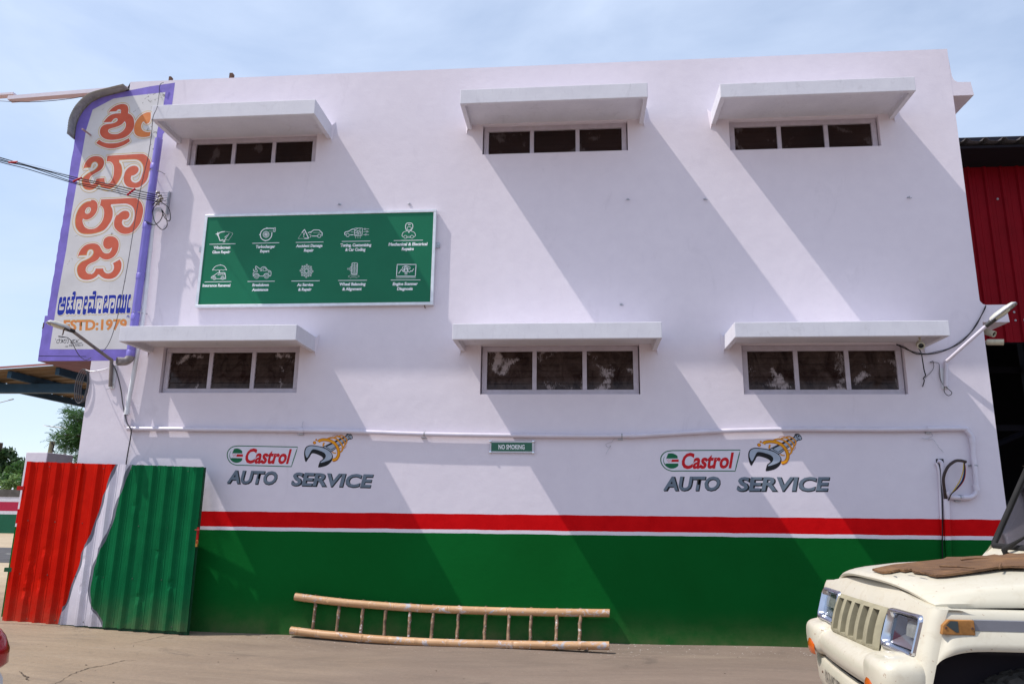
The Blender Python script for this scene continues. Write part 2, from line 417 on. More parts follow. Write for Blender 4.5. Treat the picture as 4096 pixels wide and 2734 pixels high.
# ================================================================== GROUND, ROAD
def ground_mat():
    t = NT('dusty_concrete_yard'); t.set(Roughness=.9)
    x, y, z = t.xyz()
    a = t.noise(.35, 6, .6); b = t.noise(2.2, 7, .65, t.pos((.35, 1, 1), True), .5); f = t.noise(24, 5, .65)
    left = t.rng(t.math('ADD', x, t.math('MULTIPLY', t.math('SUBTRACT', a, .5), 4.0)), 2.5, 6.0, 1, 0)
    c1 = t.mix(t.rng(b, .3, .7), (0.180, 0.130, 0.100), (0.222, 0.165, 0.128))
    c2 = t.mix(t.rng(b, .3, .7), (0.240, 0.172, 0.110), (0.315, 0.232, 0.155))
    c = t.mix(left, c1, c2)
    st = t.noise(1.4, 8, .7, t.pos((.25, 1.6, 1), True), .8)
    c = t.mix(t.rng(st, .56, .74, 0, .50), c, (0.10, 0.078, 0.062))
    c = t.mix(t.rng(st, .28, .42, .45, 0), c, (0.30, 0.245, 0.195))
    c = t.mix(t.rng(f, .35, .75, 0, .30), c, (0.12, 0.095, 0.075))
    far = t.rng(y, 1.5, 6); c = t.mix(far, c, t.mix(t.rng(b, .3, .7), (0.36, 0.27, 0.17), (0.46, 0.36, 0.24)))
    sp = t.noise(60, 2, .5); c = t.mix(t.rng(sp, .74, .77, 0, .7), c, (0.50, 0.45, 0.40))
    tr = t.noise(.9, 6, .62, t.pos((.35, 1.3, 1), True), 1.8)
    c = t.mix(t.rng(tr, .52, .66, 0, .30), c, (0.115, 0.088, 0.070)); c = t.mix(t.rng(tr, .32, .44, .28, 0), c, (0.32, 0.255, 0.19))
    sp2 = t.noise(38, 3, .55); k2 = t.math('MULTIPLY', t.rng(sp2, .66, .69), t.math('MULTIPLY', t.rng(y, -.75, -.1), t.rng(y, .3, .1)))
    c = t.mix(t.math('MULTIPLY', k2, .8), c, (0.52, 0.49, 0.47))
    oil = t.noise(.8, 7, .7, None, 1.2); c = t.mix(t.rng(oil, .62, .70, 0, .45), c, (0.075, 0.058, 0.047))
    t.col(c); t.bump(tr, .3, .015); t.bump(b, .4, .03); t.bump(f, .4, .009); t.bump(t.noise(120, 3), .3, .003); return t.mat
M['ground'] = ground_mat()
def ground_z(x, y):
    h = .055 + .012*math.sin(x*.9+.7) + .008*math.sin(x*2.1-y*1.7)
    if x < 3.3: h += .05*min(1, (3.3-x)/2.2)
    h += .018*max(0, min(1, (x-8)/2))
    h -= .048*max(0, min(1, (-y-.03)/.22))*max(0, min(1, (x-3.6)/1.5))
    if y < -3: h = h + (.05-h)*min(1, (-3-y)/2)
    if y > 2 or x < -3 or x > 16: h = .05
    return h
xs = list(np.concatenate([[-600, -200, -80, -30, -12, -6], np.arange(-3, 16.01, .25), [20, 40, 120, 600]]))
ys = list(np.concatenate([[-300, -60, -20, -12], np.arange(-9, -.76, .25), np.arange(-.75, .31, .08), np.arange(.5, 2.01, .25), [3, 5, 8, 14, 25, 60, 200, 900]]))
g = MB(); g.grid([[(x, y, ground_z(x, y)) for x in xs] for y in ys])
ground = struct(g.build('ground', M['ground'], smooth=60))
# cracks in the yard slab: thin open gaps
cr = MB()
def crack(pts, w):
    P = smooth_path([(p[0], p[1], 0) for p in pts], 8)
    rnd = random.Random(len(pts)*7)
    vs, fs = [], []
    for i, p in enumerate(P):
        a = P[max(i-1, 0)]; b = P[min(i+1, len(P)-1)]; t = b-a; t /= np.linalg.norm(t)+1e-9; n = np.array([-t[1], t[0], 0])
        ww = w*(.35+rnd.random())*(0.3+math.sin(math.pi*i/(len(P)-1))); q = p+n*rnd.uniform(-.012, .012)
        for s_ in (1, -1):
            r = q+n*ww*s_; vs.append((r[0], r[1], ground_z(r[0], r[1])+.004))
    for i in range(len(P)-1): fs.append((2*i, 2*i+1, 2*i+3, 2*i+2))
    cr.add(vs, fs)
def gp(px, py): p = on_z(px, py, .055); return (p[0], p[1])
crack([gp(210, 2734), gp(290, 2690), gp(360, 2668), gp(440, 2652), gp(500, 2638), gp(552, 2637)], .004)
crack([gp(515, 2582), gp(620, 2555), gp(735, 2530)], .0025)
crack([gp(75, 2690), gp(105, 2705), gp(110, 2720)], .007)
cr.build('crack', plain('crack_shadow_soil', (0.10, 0.075, 0.055), .95, var=.2), ground)
road = MB(); road.grid([[(x, y, .056) for x in (-120, -40, -3.0)] for y in (9.6, 13, 16.2)])
asph = plain('worn_asphalt', (0.085, 0.080, 0.082), .9, var=.3, vs=1.2, bump=.3)
struct(road.build('road', asph))
rl = MB()
for k in range(14): rl.box(-60+k*4.2, -58+k*4.2, 12.85, 12.97, .0600, .0605)
rl.build('lane_marking', plain('road_paint', (0.6, 0.58, 0.52), .8, var=.3), D.objects['road'])
# loose grit on the slab
pb = MB(); rnd = random.Random(3)
ico = [(0, 0, 1), (.894, 0, .447), (.276, .851, .447), (-.724, .526, .447), (-.724, -.526, .447), (.276, -.851, .447), (0, 0, -.4)]
icf = [(0, 1, 2), (0, 2, 3), (0, 3, 4), (0, 4, 5), (0, 5, 1), (6, 2, 1), (6, 3, 2), (6, 4, 3), (6, 5, 4), (6, 1, 5)]
for k in range(420):
    x = rnd.uniform(.2, 9.4); y = -rnd.random()**1.3*4.2-.03
    if rnd.random() < .45: x = rnd.uniform(.2, 4.2)
    s = rnd.uniform(.002, .0048) if rnd.random() < .95 else rnd.uniform(.006, .012)
    a = rnd.random()*6.28
    pb.add([(x+(q[0]*math.cos(a)-q[1]*math.sin(a))*s*rnd.uniform(.8, 1.4), y+(q[0]*math.sin(a)+q[1]*math.cos(a))*s, ground_z(x, y)+q[2]*s*.7) for q in ico], icf)
gr = stuff(pb.build('loose_grit', plain('grit', (0.22, 0.17, 0.13), .9, var=.6, vs=30)))
tag(gr, 'small loose stones scattered over the dusty yard in front of the wall', 'gravel')

# ================================================================== THE BUILDING
XL, XR, ROOF = 1.285, 12.125, 7.215
WIN = {'w1': (2.236, 4.014, 2.849, 3.436), 'w2': (6.288, 8.197, 2.829, 3.427), 'w3': (9.389, 11.224, 2.826, 3.414),
       'u1': (2.249, 4.024, 5.928, 6.328), 'u2': (6.247, 8.117, 5.957, 6.370), 'u3': (9.388, 11.208, 5.915, 6.322)}
bld = thing('workshop_building', 'two-storey lavender workshop with a red, white and green painted base and six windows', 'building', (XL, 0, 0))
wx = sorted({XL, XR} | {v[0] for v in WIN.values()} | {v[1] for v in WIN.values()} | set(np.arange(1.8, 12.0, .8)))
wz = sorted({-.1, ROOF} | {v[2] for v in WIN.values()} | {v[3] for v in WIN.values()} | {1.0, 2.0, 4.3, 5.2, 6.8})
wm = MB()
def hole(i, j):
    x = (wx[j]+wx[j+1])/2; z = (wz[i]+wz[i+1])/2
    return any(v[0] < x < v[1] and v[2] < z < v[3] for v in WIN.values())
wm.grid([[(x, 0, z) for x in wx] for z in wz], skip=hole)
for v in WIN.values():
    x0, x1, z0, z1 = v; d = .20
    wm.add([(x0, 0, z0), (x0, d, z0), (x0, d, z1), (x0, 0, z1)], [(0, 1, 2, 3)]); wm.add([(x1, 0, z0), (x1, d, z0), (x1, d, z1), (x1, 0, z1)], [(3, 2, 1, 0)])
    wm.add([(x0, 0, z0), (x1, 0, z0), (x1, d, z0), (x0, d, z0)], [(0, 1, 2, 3)]); wm.add([(x0, 0, z1), (x1, 0, z1), (x1, d, z1), (x0, d, z1)], [(3, 2, 1, 0)])
# parapet back, end wall, left side wall, rear
wm.add([(XL, 0, ROOF), (XR, 0, ROOF), (XR, .23, ROOF), (XL, .23, ROOF)], [(0, 1, 2, 3)])
wm.add([(XL, .23, ROOF), (XR, .23, ROOF), (XR, .23, 6.5), (XL, .23, 6.5)], [(0, 1, 2, 3)])
wm.add([(XR, 0, -.1), (XR, 9, -.1), (XR, 9, 6.75), (XR, .23, 6.75), (XR, .23, ROOF), (XR, 0, ROOF)], [(0, 1, 2, 3, 4, 5)])
wm.add([(XL, 0, -.1), (XL, 9, -.1), (XL, 9, 3.27), (XL, 0, 3.27)], [(0, 1, 2, 3)])
wm.add([(XL, .001, 3.27), (XL, 9, 3.27), (XL, 9, 6.75), (XL, .23, ROOF), (XL, .001, ROOF)], [(0, 1, 2, 3, 4)])
wm.add([(XL, 9, -.1), (XR, 9, -.1), (XR, 9, 6.75), (XL, 9, 6.75)], [(0, 1, 2, 3)])
wm.build('wall', M['wall'], bld)
mb = MB(); mb.box(.60, XR-.003, .235, 8.99, 6.40, 6.56); mb.build('roof_slab', M['plaster'], bld)
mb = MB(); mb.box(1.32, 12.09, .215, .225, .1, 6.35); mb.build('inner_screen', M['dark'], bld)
# upper floor overhanging to the left
FIN = [(299, 556), (301, 542), (306, 502), (318, 470), (337, 440), (368, 410), (405, 391), (519, 362), (600, 346), (700, 331)]
fin_top = [on_y(*p) for p in FIN]
arc = [(p[0], p[2]) for p in fin_top[:8]]
left_edge = [(.556, 3.262), (.550, 3.40), (.556, 3.86), (.590, 3.865), (.592, 4.5), (.600, 5.3), (.592, 6.0), (.596, 6.30)]
rj = random.Random(5); jag = []
for a, b in zip(left_edge[:-1], left_edge[1:]):
    n = max(1, int((b[1]-a[1])/.06))
    for k in range(n): jag.append((a[0]+(b[0]-a[0])*k/n+rj.uniform(-.004, .006), a[1]+(b[1]-a[1])*k/n))
outline = jag + [(p[0], p[1]) for p in arc] + [(1.95, ROOF-.02), (XL+.55, 3.262+.01)]
outl2 = jag + [(p[0], p[1]) for p in arc] + [(XL, ROOF), (XL, 3.262)]
ov = MB()
n = len(outl2)
ov.add([(x, .003, z) for x, z in outl2]+[(x, 8.9, z) for x, z in outl2], [tuple(range(n))]+[(i, (i+1) % n, n+(i+1) % n, n+i) for i in range(n)]+[tuple(range(n, 2*n))])
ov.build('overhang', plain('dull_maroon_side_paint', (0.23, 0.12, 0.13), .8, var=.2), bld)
# painted name panel on the overhang and wall
wq = wall_xy((0, 0), 1.0)
def W0(p, y=0.0): return on_y(p[0], p[1], y)
panel_px = [(700, 331), (688, 424), (670, 500), (640, 520), (520, 1440)]
pan = [(x, 0, z) for x, z in jag] + [(p[0], 0, p[1]) for p in arc] + [tuple(on_y(600, 346)), tuple(on_y(700, 331)), tuple(on_y(688, 424)), (1.935, 0, 6.50), (1.86, 0, 6.40), (1.86, 0, 3.264)]
pan = [(p[0], -.004*DYS, p[2]) for p in pan]
sp = link_mesh('name_panel', fill_mesh([pan], 'name_panel'), M['purple'], bld)
sp['label'] = 'violet bordered panel with painted red and blue local script'
wp = [(371, 439), (454, 395), (520, 385), (662, 369), (653, 427), (630, 520), (575, 977), (527, 1396), (199, 1396), (232, 1180), (265, 1000), (287, 848), (345, 520)]
link_mesh('white_field', fill_mesh([[np.array(on_y(*p))-DYS*np.array([0, .007, 0]) for p in wp]], 'white_field'), M['sign_white'], sp)
mb = MB(); ribbon(mb, [(155, 1423), (260, 1424), (345, 1425)], 2.5, W0, dy=.0055); mb.build('groove_line', M['ink'], sp)

L1 = ((360, 390), .14028); L2 = ((300, 590), .13623); L3 = ((280, 770), .13623); L4 = ((280, 930), .13393)
GL = [
 (L1, [[(520,440,1),(600,340),(720,250),(850,200),(960,190),(1050,220),(1090,290),(1100,370),(1085,455,1),(1160,490),(1230,570),(1260,670),(1265,780),(1235,900),(1170,1000),(1080,1090),(950,1160),(780,1200),(600,1215),(450,1190),(350,1130),(295,1050),(285,960),(310,870),(380,800),(480,765),(600,750),(700,725),(770,680),(790,640),(780,605),(740,595),(690,615),(650,655),(610,705,1),(380,715,1),(430,650),(500,570),(600,500),(720,465),(885,452,1),(880,400),(850,370),(820,370),(790,395),(765,425,1)],
       [(990,680,1),(1025,740),(1020,830),(980,910),(910,980),(800,1040),(680,1050),(580,1030),(525,980),(530,925),(590,890),(700,860),(820,820),(920,760)]]),
 (L1, [[(265,1205,1),(350,1265),(480,1305),(650,1310),(820,1290),(980,1230),(1110,1160,1),(1145,1250,1),(1030,1330),(880,1400),(700,1450),(520,1450),(350,1400),(240,1345),(175,1300,1)]]),
 (L1, [[(1735,430,1),(1640,425),(1540,460),(1450,520),(1380,590),(1310,690),(1270,800),(1255,900),(1265,990),(1300,1060),(1370,1110),(1480,1135),(1600,1130),(1710,1105,1),(1735,980,1),(1640,990),(1560,970),(1490,920),(1465,840),(1480,750),(1530,690),(1590,755),(1650,750),(1700,710,1),(1735,600,1)]]),
 (L2, [[(245,640,1),(270,530),(330,410),(430,310),(560,260),(690,260),(790,300),(845,370),(860,450),(840,550),(780,640),(690,710),(580,770),(490,830),(440,890),(425,960),(440,1040),(490,1080),(550,1070),(600,1020),(630,920,1),(870,895,1),(875,990),(900,1050),(960,1065),(1030,1030),(1090,940),(1130,830),(1145,700),(1145,600),(1120,500),(1060,430),(990,415),(930,420,1),(955,245,1),(1400,220),(1900,190),(2020,200),(2120,260),(2200,370),(2235,500),(2215,640),(2180,850),(2120,1000),(2030,1100),(1900,1190),(1750,1215),(1600,1200),(1500,1150),(1430,1050),(1405,930),(1420,800),(1460,690),(1540,590),(1640,530),(1750,510),(1840,540),(1890,600),(1900,660),(1870,740),(1800,810),(1720,850),(1680,850,1),(1668,920),(1700,980),(1770,1010),(1840,990),(1900,930),(1940,820),(1975,680),(1970,560),(1920,460),(1830,400),(1700,385),(1310,405,1),(1380,480),(1415,600),(1420,720),(1390,860),(1330,980),(1240,1110),(1130,1210),(1000,1245),(870,1230),(760,1190),(710,1130,1),(640,1200),(540,1265),(420,1285),(300,1260),(220,1190),(180,1080),(175,960),(210,870),(290,790),(400,710),(520,655),(600,590),(645,520),(620,470),(570,462),(520,510),(490,625,1)]]),
 (L3, [[(640,218),(730,235),(800,310),(815,430),(790,540),(730,650),(640,740),(540,790),(450,800),(385,765,1),(370,830),(390,920),(440,1010),(520,1060),(620,1075),(740,1050),(850,970),(930,870),(985,740),(1005,600),(990,490),(940,410),(880,390,1),(920,205,1),(1300,190),(1850,160),(1980,190),(2080,280),(2140,420),(2150,560),(2120,720),(2070,880),(1990,1010),(1880,1130),(1750,1200),(1620,1220),(1500,1195),(1390,1120),(1310,1020),(1295,900),(1310,790),(1360,680),(1440,590),(1540,525),(1640,508),(1730,540),(1775,620),(1770,700),(1720,780),(1640,825),(1570,820,1),(1555,890),(1590,960),(1660,995),(1730,985),(1800,900),(1850,800),(1875,660),(1865,530),(1820,440),(1730,380),(1600,355),(1215,378,1),(1260,450),(1285,560),(1280,700),(1240,830),(1170,950),(1080,1070),(960,1160),(800,1220),(600,1255),(400,1250),(270,1200),(180,1100),(130,980),(120,830),(150,650),(230,460),(350,320),(490,240)],
       [(560,430),(610,460),(615,520),(570,600),(500,625),(445,590),(450,530),(490,460)]]),
 (L4, [[(240,720,1),(270,610),(340,490),(450,385),(580,335),(720,325),(820,350),(890,410),(940,500),(990,580),(1060,620),(1140,620),(1200,580),(1240,510),(1262,440,1),(1190,490),(1110,495),(1040,460),(1000,390),(995,290),(1030,190),(1110,130),(1210,110),(1320,130),(1410,200),(1455,300),(1455,420),(1420,560),(1350,680),(1260,760),(1150,805),(1040,805),(950,770),(893,725,1),(850,790),(760,860),(640,910),(540,970),(480,1060),(475,1150),(530,1215),(600,1230),(680,1190),(730,1120),(748,1050,1),(1018,1045,1),(1030,1120),(1080,1180),(1150,1195),(1230,1160),(1280,1090),(1290,1010),(1270,950),(1225,920,1),(1490,770,1),(1550,860),(1570,960),(1550,1100),(1490,1230),(1390,1340),(1270,1400),(1130,1415),(1010,1390),(910,1330),(860,1275,1),(800,1340),(680,1410),(540,1440),(400,1430),(280,1370),(210,1270),(180,1140),(190,1020),(240,930),(340,840),(450,790),(560,735),(640,660),(670,600),(660,550),(610,540),(560,580),(525,710,1)]]),
]
for gi, (sheet, loops) in enumerate(GL):
    f = wall_xy(*sheet); sc = sheet[1]
    dl = [crv(L, 4) for L in loops]
    m3 = lambda p: W0(f(p))
    gb = MB()
    for L in dl: ribbon(gb, L, 86, m3, True, dy=.0085)
    for L in dl: ribbon(gb, L, 54, m3, True, dy=.0095, m=1)
    gb.build('letter_outline', [M['sign_gold'], M['sign_cream']], sp)
    link_mesh('letter', fill_mesh([[np.array(m3(p))-DYS*np.array([0, .0110, 0]) for p in L] for L in dl], 'letter'), M['sign_orange'] if gi == 2 else M['sign_red'], sp)
# the blue word, brush strokes
f5 = wall_xy((210, 1150), .17215); m5 = lambda p: W0(f5(p))
LA = ((222, 1158), .12279); LB = ((372, 1158), .13389)
BLU = [
 (LA, [[(60,750),(75,600),(95,470),(125,300),(150,250),(195,235),(228,258),(222,330),(210,410),(190,440),(150,450),(140,480),(116,640),(140,668),(240,662),(268,630),(282,562,1),(160,552,1),(165,465,1),(232,455,1),(240,330),(252,262),(290,232),(335,235),(355,265),(345,400),(325,560),(300,700),(255,790),(190,830),(120,835),(75,800)], [(285,360),(303,380),(298,450),(278,462),(262,445),(270,380)]]),
 (LA, [[(330,760),(345,640),(360,520,1),(375,490,1),(370,440),(385,300),(405,245),(450,230),(490,228,1),(480,330,1),(515,335,1),(530,215,1),(605,212,1),(612,180,1),(570,175),(555,140),(570,85),(610,58),(650,60),(668,90),(655,220),(635,310),(605,340),(600,430),(580,480,1),(585,510,1),(578,600),(592,645),(630,640),(655,500),(668,340,1),(660,322,1),(668,225,1),(860,215),(900,245),(905,300),(880,480),(850,640),(830,770),(800,815),(730,815),(690,780),(700,640),(725,470),(760,430),(800,432),(812,460),(800,540),(760,565),(750,620),(790,640),(820,600),(850,360),(830,330),(720,330,1),(700,480),(675,640),(655,770),(620,822),(580,815),(550,800,1),(520,820),(480,820),(435,795,1),(400,825),(350,815)],
       [(430,345),(555,340),(565,370),(550,415),(510,425,1),(505,520,1),(540,530),(530,630),(510,648),(485,630),(488,582,1),(447,582,1),(435,640),(410,655),(388,640),(400,545),(440,530,1),(450,435,1),(415,420),(420,360)]]),
 (LA, [[(880,780),(890,680),(925,470),(950,260),(975,215),(1030,205),(1062,230),(1050,400),(1025,490),(990,520),(955,530),(945,590),(965,630),(1012,632,1),(990,780),(960,815),(910,815)], [(1000,322),(1015,340),(1005,410),(985,422),(972,400),(980,335)]]),
 (LB, [[(-168,700),(-148,550),(-130,420),(-110,380),(-75,370),(-52,390),(-60,480),(-100,510),(-105,555),(-78,565),(-66,515,1),(-36,512,1),(-28,555),(0,562),(20,420),(30,320),(10,290),(-116,286,1),(-111,190,1),(60,180,1),(55,150,1),(0,150),(-12,110),(5,55),(50,38),(95,42),(105,80),(95,200),(75,275),(64,400),(48,545),(65,566),(86,550),(105,420),(118,300,1),(105,275,1),(110,185,1),(265,173),(305,200),(312,240),(290,400),(270,560),(255,700),(225,730),(170,730),(140,700),(150,560),(170,410),(195,378),(228,380),(238,410),(220,480),(190,500),(195,560),(225,560),(250,400),(265,295),(250,275),(155,275,1),(140,400),(120,560),(105,700),(85,735),(50,735),(20,720,1),(-10,735),(-40,725),(-70,700,1),(-100,720),(-150,725)]]),
 (LB, [[(285,690),(300,560),(320,420),(345,385,1),(330,350),(340,230),(360,185),(410,165),(445,185),(440,280),(415,370),(365,420),(345,480),(340,540),(365,552),(378,482,1),(416,482,1),(412,540),(440,550),(460,480),(485,285,1),(470,275,1),(478,165,1),(650,160),(688,190),(692,250),(670,400),(650,560),(635,680),(600,715),(540,715),(510,685),(520,560),(540,420),(565,375),(605,375),(615,410),(600,480),(565,505),(565,535),(605,540),(625,450),(645,300),(625,272),(525,275,1),(510,420),(490,560),(475,690),(445,720),(410,715),(372,695,1),(340,720),(300,720)], [(382,272),(398,295),(385,325),(365,315),(368,285)]]),
 (LB, [[(672,690),(685,560),(710,400),(735,220),(770,160),(820,142),(858,165),(860,220),(840,400),(822,530),(845,545),(865,480),(890,320,1),(872,300,1),(885,180),(920,143),(948,160),(945,220),(925,400),(906,530),(930,545),(950,450),(970,320,1),(952,300,1),(965,190),(995,142),(1030,150),(1028,220),(1005,400),(985,560),(965,680),(940,710),(885,695,1),(850,710),(790,690,1),(750,715),(700,715)], [(785,262),(808,280),(790,440),(775,530),(745,545),(735,530),(750,380),(765,285)]]),
 (LB, [[(1000,670),(1015,500),(1040,330),(1060,190),(1085,145),(1125,140),(1140,170),(1125,270),(1080,310),(1060,500),(1070,535),(1130,540,1),(1110,690,1),(1060,705),(1015,695)]]),
]
for sheet, loops in BLU:
    f = wall_xy(*sheet); k_ = .12279/sheet[1]; dl = [crv(L, 3) for L in loops]; m3 = lambda p: W0(f(p)); m4 = lambda p: W0((f(p)[0]+1.0, f(p)[1]+1.9))
    gb = MB(); ribbon(gb, dl[0], 34*k_, m4, True, dy=.0078); ribbon(gb, dl[0], 36*k_, m3, True, dy=.0088, m=1); gb.build('letter_outline', [M['sign_gold'], M['sign_cream']], sp)
    link_mesh('letter', fill_mesh([[np.array(m3(p))-DYS*np.array([0, .0098, 0]) for p in L] for L in dl], 'letter'), M['sign_blue'], sp)
bb = MB(); mB = lambda p: W0(wall_xy(*LB)(p)); ribbon(bb, crv([(1025,838),(1022,795),(1048,770),(1078,790),(1080,838),(1058,812)], 4, False), 20, mB, dy=.0098); bb.build('letter', M['sign_blue'], sp)
lettering('lettering', 'ESTD:1979', (250, 990), (1725, 965), (12, -225), m5, M['sign_gold'], sp, dy=.0082, bold=.045)
lettering('lettering', 'ESTD:1979', (255, 986), (1720, 962), (12, -215), m5, M['sign_orange'], sp, dy=.0096, bold=.02)
lettering('lettering', '9901544019', (372, 1375), (700, 1362), (20, -52), m5, M['ink'], sp, dy=.009, bold=.0)
lettering('lettering', 'MB:', (292, 1385), (362, 1380), (10, -32), m5, M['ink'], sp, dy=.009, bold=.0)
SG = [[(75,1190),(70,1215)], [(105,1215),(165,1205),(150,1180)], [(110,1215),(100,1280),(150,1280),(165,1210)], [(175,1215),(215,1205),(205,1280),(180,1280)], [(225,1260),(240,1200),(235,1280)], [(260,1215),(300,1205),(265,1245),(270,1285),(310,1275),(320,1205)], [(330,1210),(370,1200),(360,1280),(335,1280)],
      [(405,1200),(440,1230),(420,1270),(450,1285),(465,1215)], [(470,1215),(520,1210),(480,1245),(490,1275),(530,1270)], [(540,1200),(560,1240),(545,1270),(610,1205)], [(420,1296),(500,1292)], [(545,1250),(600,1270)], [(640,1180),(635,1200)], [(660,1170),(655,1190)], [(510,1290),(560,1300),(690,1278)]]
sb = MB()
for k, s_ in enumerate(SG): ribbon(sb, crv(s_, 3, False), 11, m5, dy=.009+k*.0001)
sb.build('signature', M['ink'], sp)
# peeled plaster flecks near the top corner are in the material; roof-edge stubs below

# sunshades over the six windows
CAN = {'w1': (2.045, 4.213, 3.362, 3.548), 'w2': (6.044, 8.400, 3.354, 3.540), 'w3': (9.188, 11.444, 3.356, 3.526),
       'u1': (2.083, 4.223, 6.248, 6.447), 'u2': (6.048, 8.320, 6.311, 6.503), 'u3': (9.169, 11.388, 6.270, 6.450)}
DEP = .649
def canopy(k, v):
    x0, x1, z0, z1 = v; th = .055; zi = z0+.075
    xi0, xi1, yi = x0+th, x1-th, -DEP+th
    m = MB()
    nx = 24; rr = random.Random(k)
    o = [(x0, 0), (x0, -DEP), (x1, -DEP), (x1, 0)]; i_ = [(xi0, 0), (xi0, yi), (xi1, yi), (xi1, 0)]
    vs = [(p[0], p[1], z1) for p in o] + [(p[0], p[1], z0) for p in o] + [(p[0], p[1], z0) for p in i_] + [(p[0], p[1], zi) for p in i_]
    fs = [(0, 1, 2, 3)] + [(q, q+1, q+5, q+4) for q in (0, 1, 2)] + [(q+4, q+5, q+9, q+8) for q in (0, 1, 2)] + [(q+8, q+9, q+13, q+12) for q in (0, 1, 2)] + [(12, 13, 14, 15)]
    m.add(vs, fs)
    ob = m.build('sunshade', [M['fascia']], bld, bevel=.006)
    # mortar fillets where the shade meets the wall
    for xx, sg in ((x0, -1), (x1, 1)):
        f = MB(); f.add([(xx, -.001, z1-.02), (xx+sg*.045, -.001, z1+.045), (xx+sg*.012, -.001, z0-.06), (xx, -.03, z1-.02), (xx, -.02, z0)], [(0, 1, 3), (1, 2, 4, 3), (2, 0, 4), (0, 3, 4)])
        f.build('mortar_fillet', M['plaster'], ob)
for k, v in CAN.items(): canopy(k, v)

def window(k, v):
    x0, x1, z0, z1 = v; y0, y1 = .055, .115; e = .0015
    low = k[0] == 'w'
    x0 += .012; x1 -= .012; z0 += e; z1 -= e
    fw = .062
    f = MB()
    f.box(x0, x1, y0, y1, z1-fw, z1); f.box(x0, x1, y0, y1, z0, z0+(fw if low else .016))
    zb = z0+(fw if low else .016)
    f.box(x0, x0+fw, y0, y1, zb, z1-fw); f.box(x1-fw, x1, y0, y1, zb, z1-fw)
    w = (x1-x0-2*fw-2*.052)/3
    xs_ = []
    for q in range(3):
        a = x0+fw+q*(w+.052); xs_.append((a, a+w))
        if q < 2: f.box(a+w, a+w+.052, y0+.004, y1, zb, z1-fw)
    fr = f.build('window_frame', M['frame'], bld, bevel=.004)
    nb = 6 if low else 5
    for a, b in xs_:
        p = MB(); H = (z1-fw-zb)/nb
        for q in range(nb):
            p.box(a+.001, b-.001, y1-.03-.0, y1-.024, zb+q*H, zb+q*H+H*.9985)
            vs = p.v[-8:]
            for r_ in range(8):
                xx, yy, zz = vs[r_]
                if zz < zb+q*H+H*.5: p.v[len(p.v)-8+r_] = (xx, yy-(.012 if low else .003), zz)
        p.build('window_pane', M['pane'], fr)
for k, v in WIN.items(): window(k, v)

# eave slabs running back along the right end
for nm, z0, z1, x1, fil in (('eave_slab', 6.563, 6.743, 12.372, True), ('eave_slab', 3.665, 3.872, 12.424, False)):
    m = MB()
    if fil:
        pr = [(XR-.006, ROOF), (XR+.010, 6.95), (XR+.016, 6.83), (XR+.035, 6.775), (XR+.075, 6.748), (x1-.02, z1), (x1, z0), (XR-.006, z0)]
    else:
        pr = [(XR-.006, z1+.06), (XR+.03, z1+.01), (XR+.06, z1), (x1-.015, z1), (x1, z0), (XR-.006, z0)]
    n = len(pr)
    m.add([(x, .0015, z) for x, z in pr]+[(x, .235 if fil else 6.5, z) for x, z in pr], [tuple(range(n))]+[(i, (i+1) % n, n+(i+1) % n, n+i) for i in range(n)]+[tuple(range(n, 2*n))])
    if fil: m.box(XR+.0, x1-.002, .2352, 6.5, z0+.001, z1-.002)
    m.build('eave_slab', M['plaster'], bld)

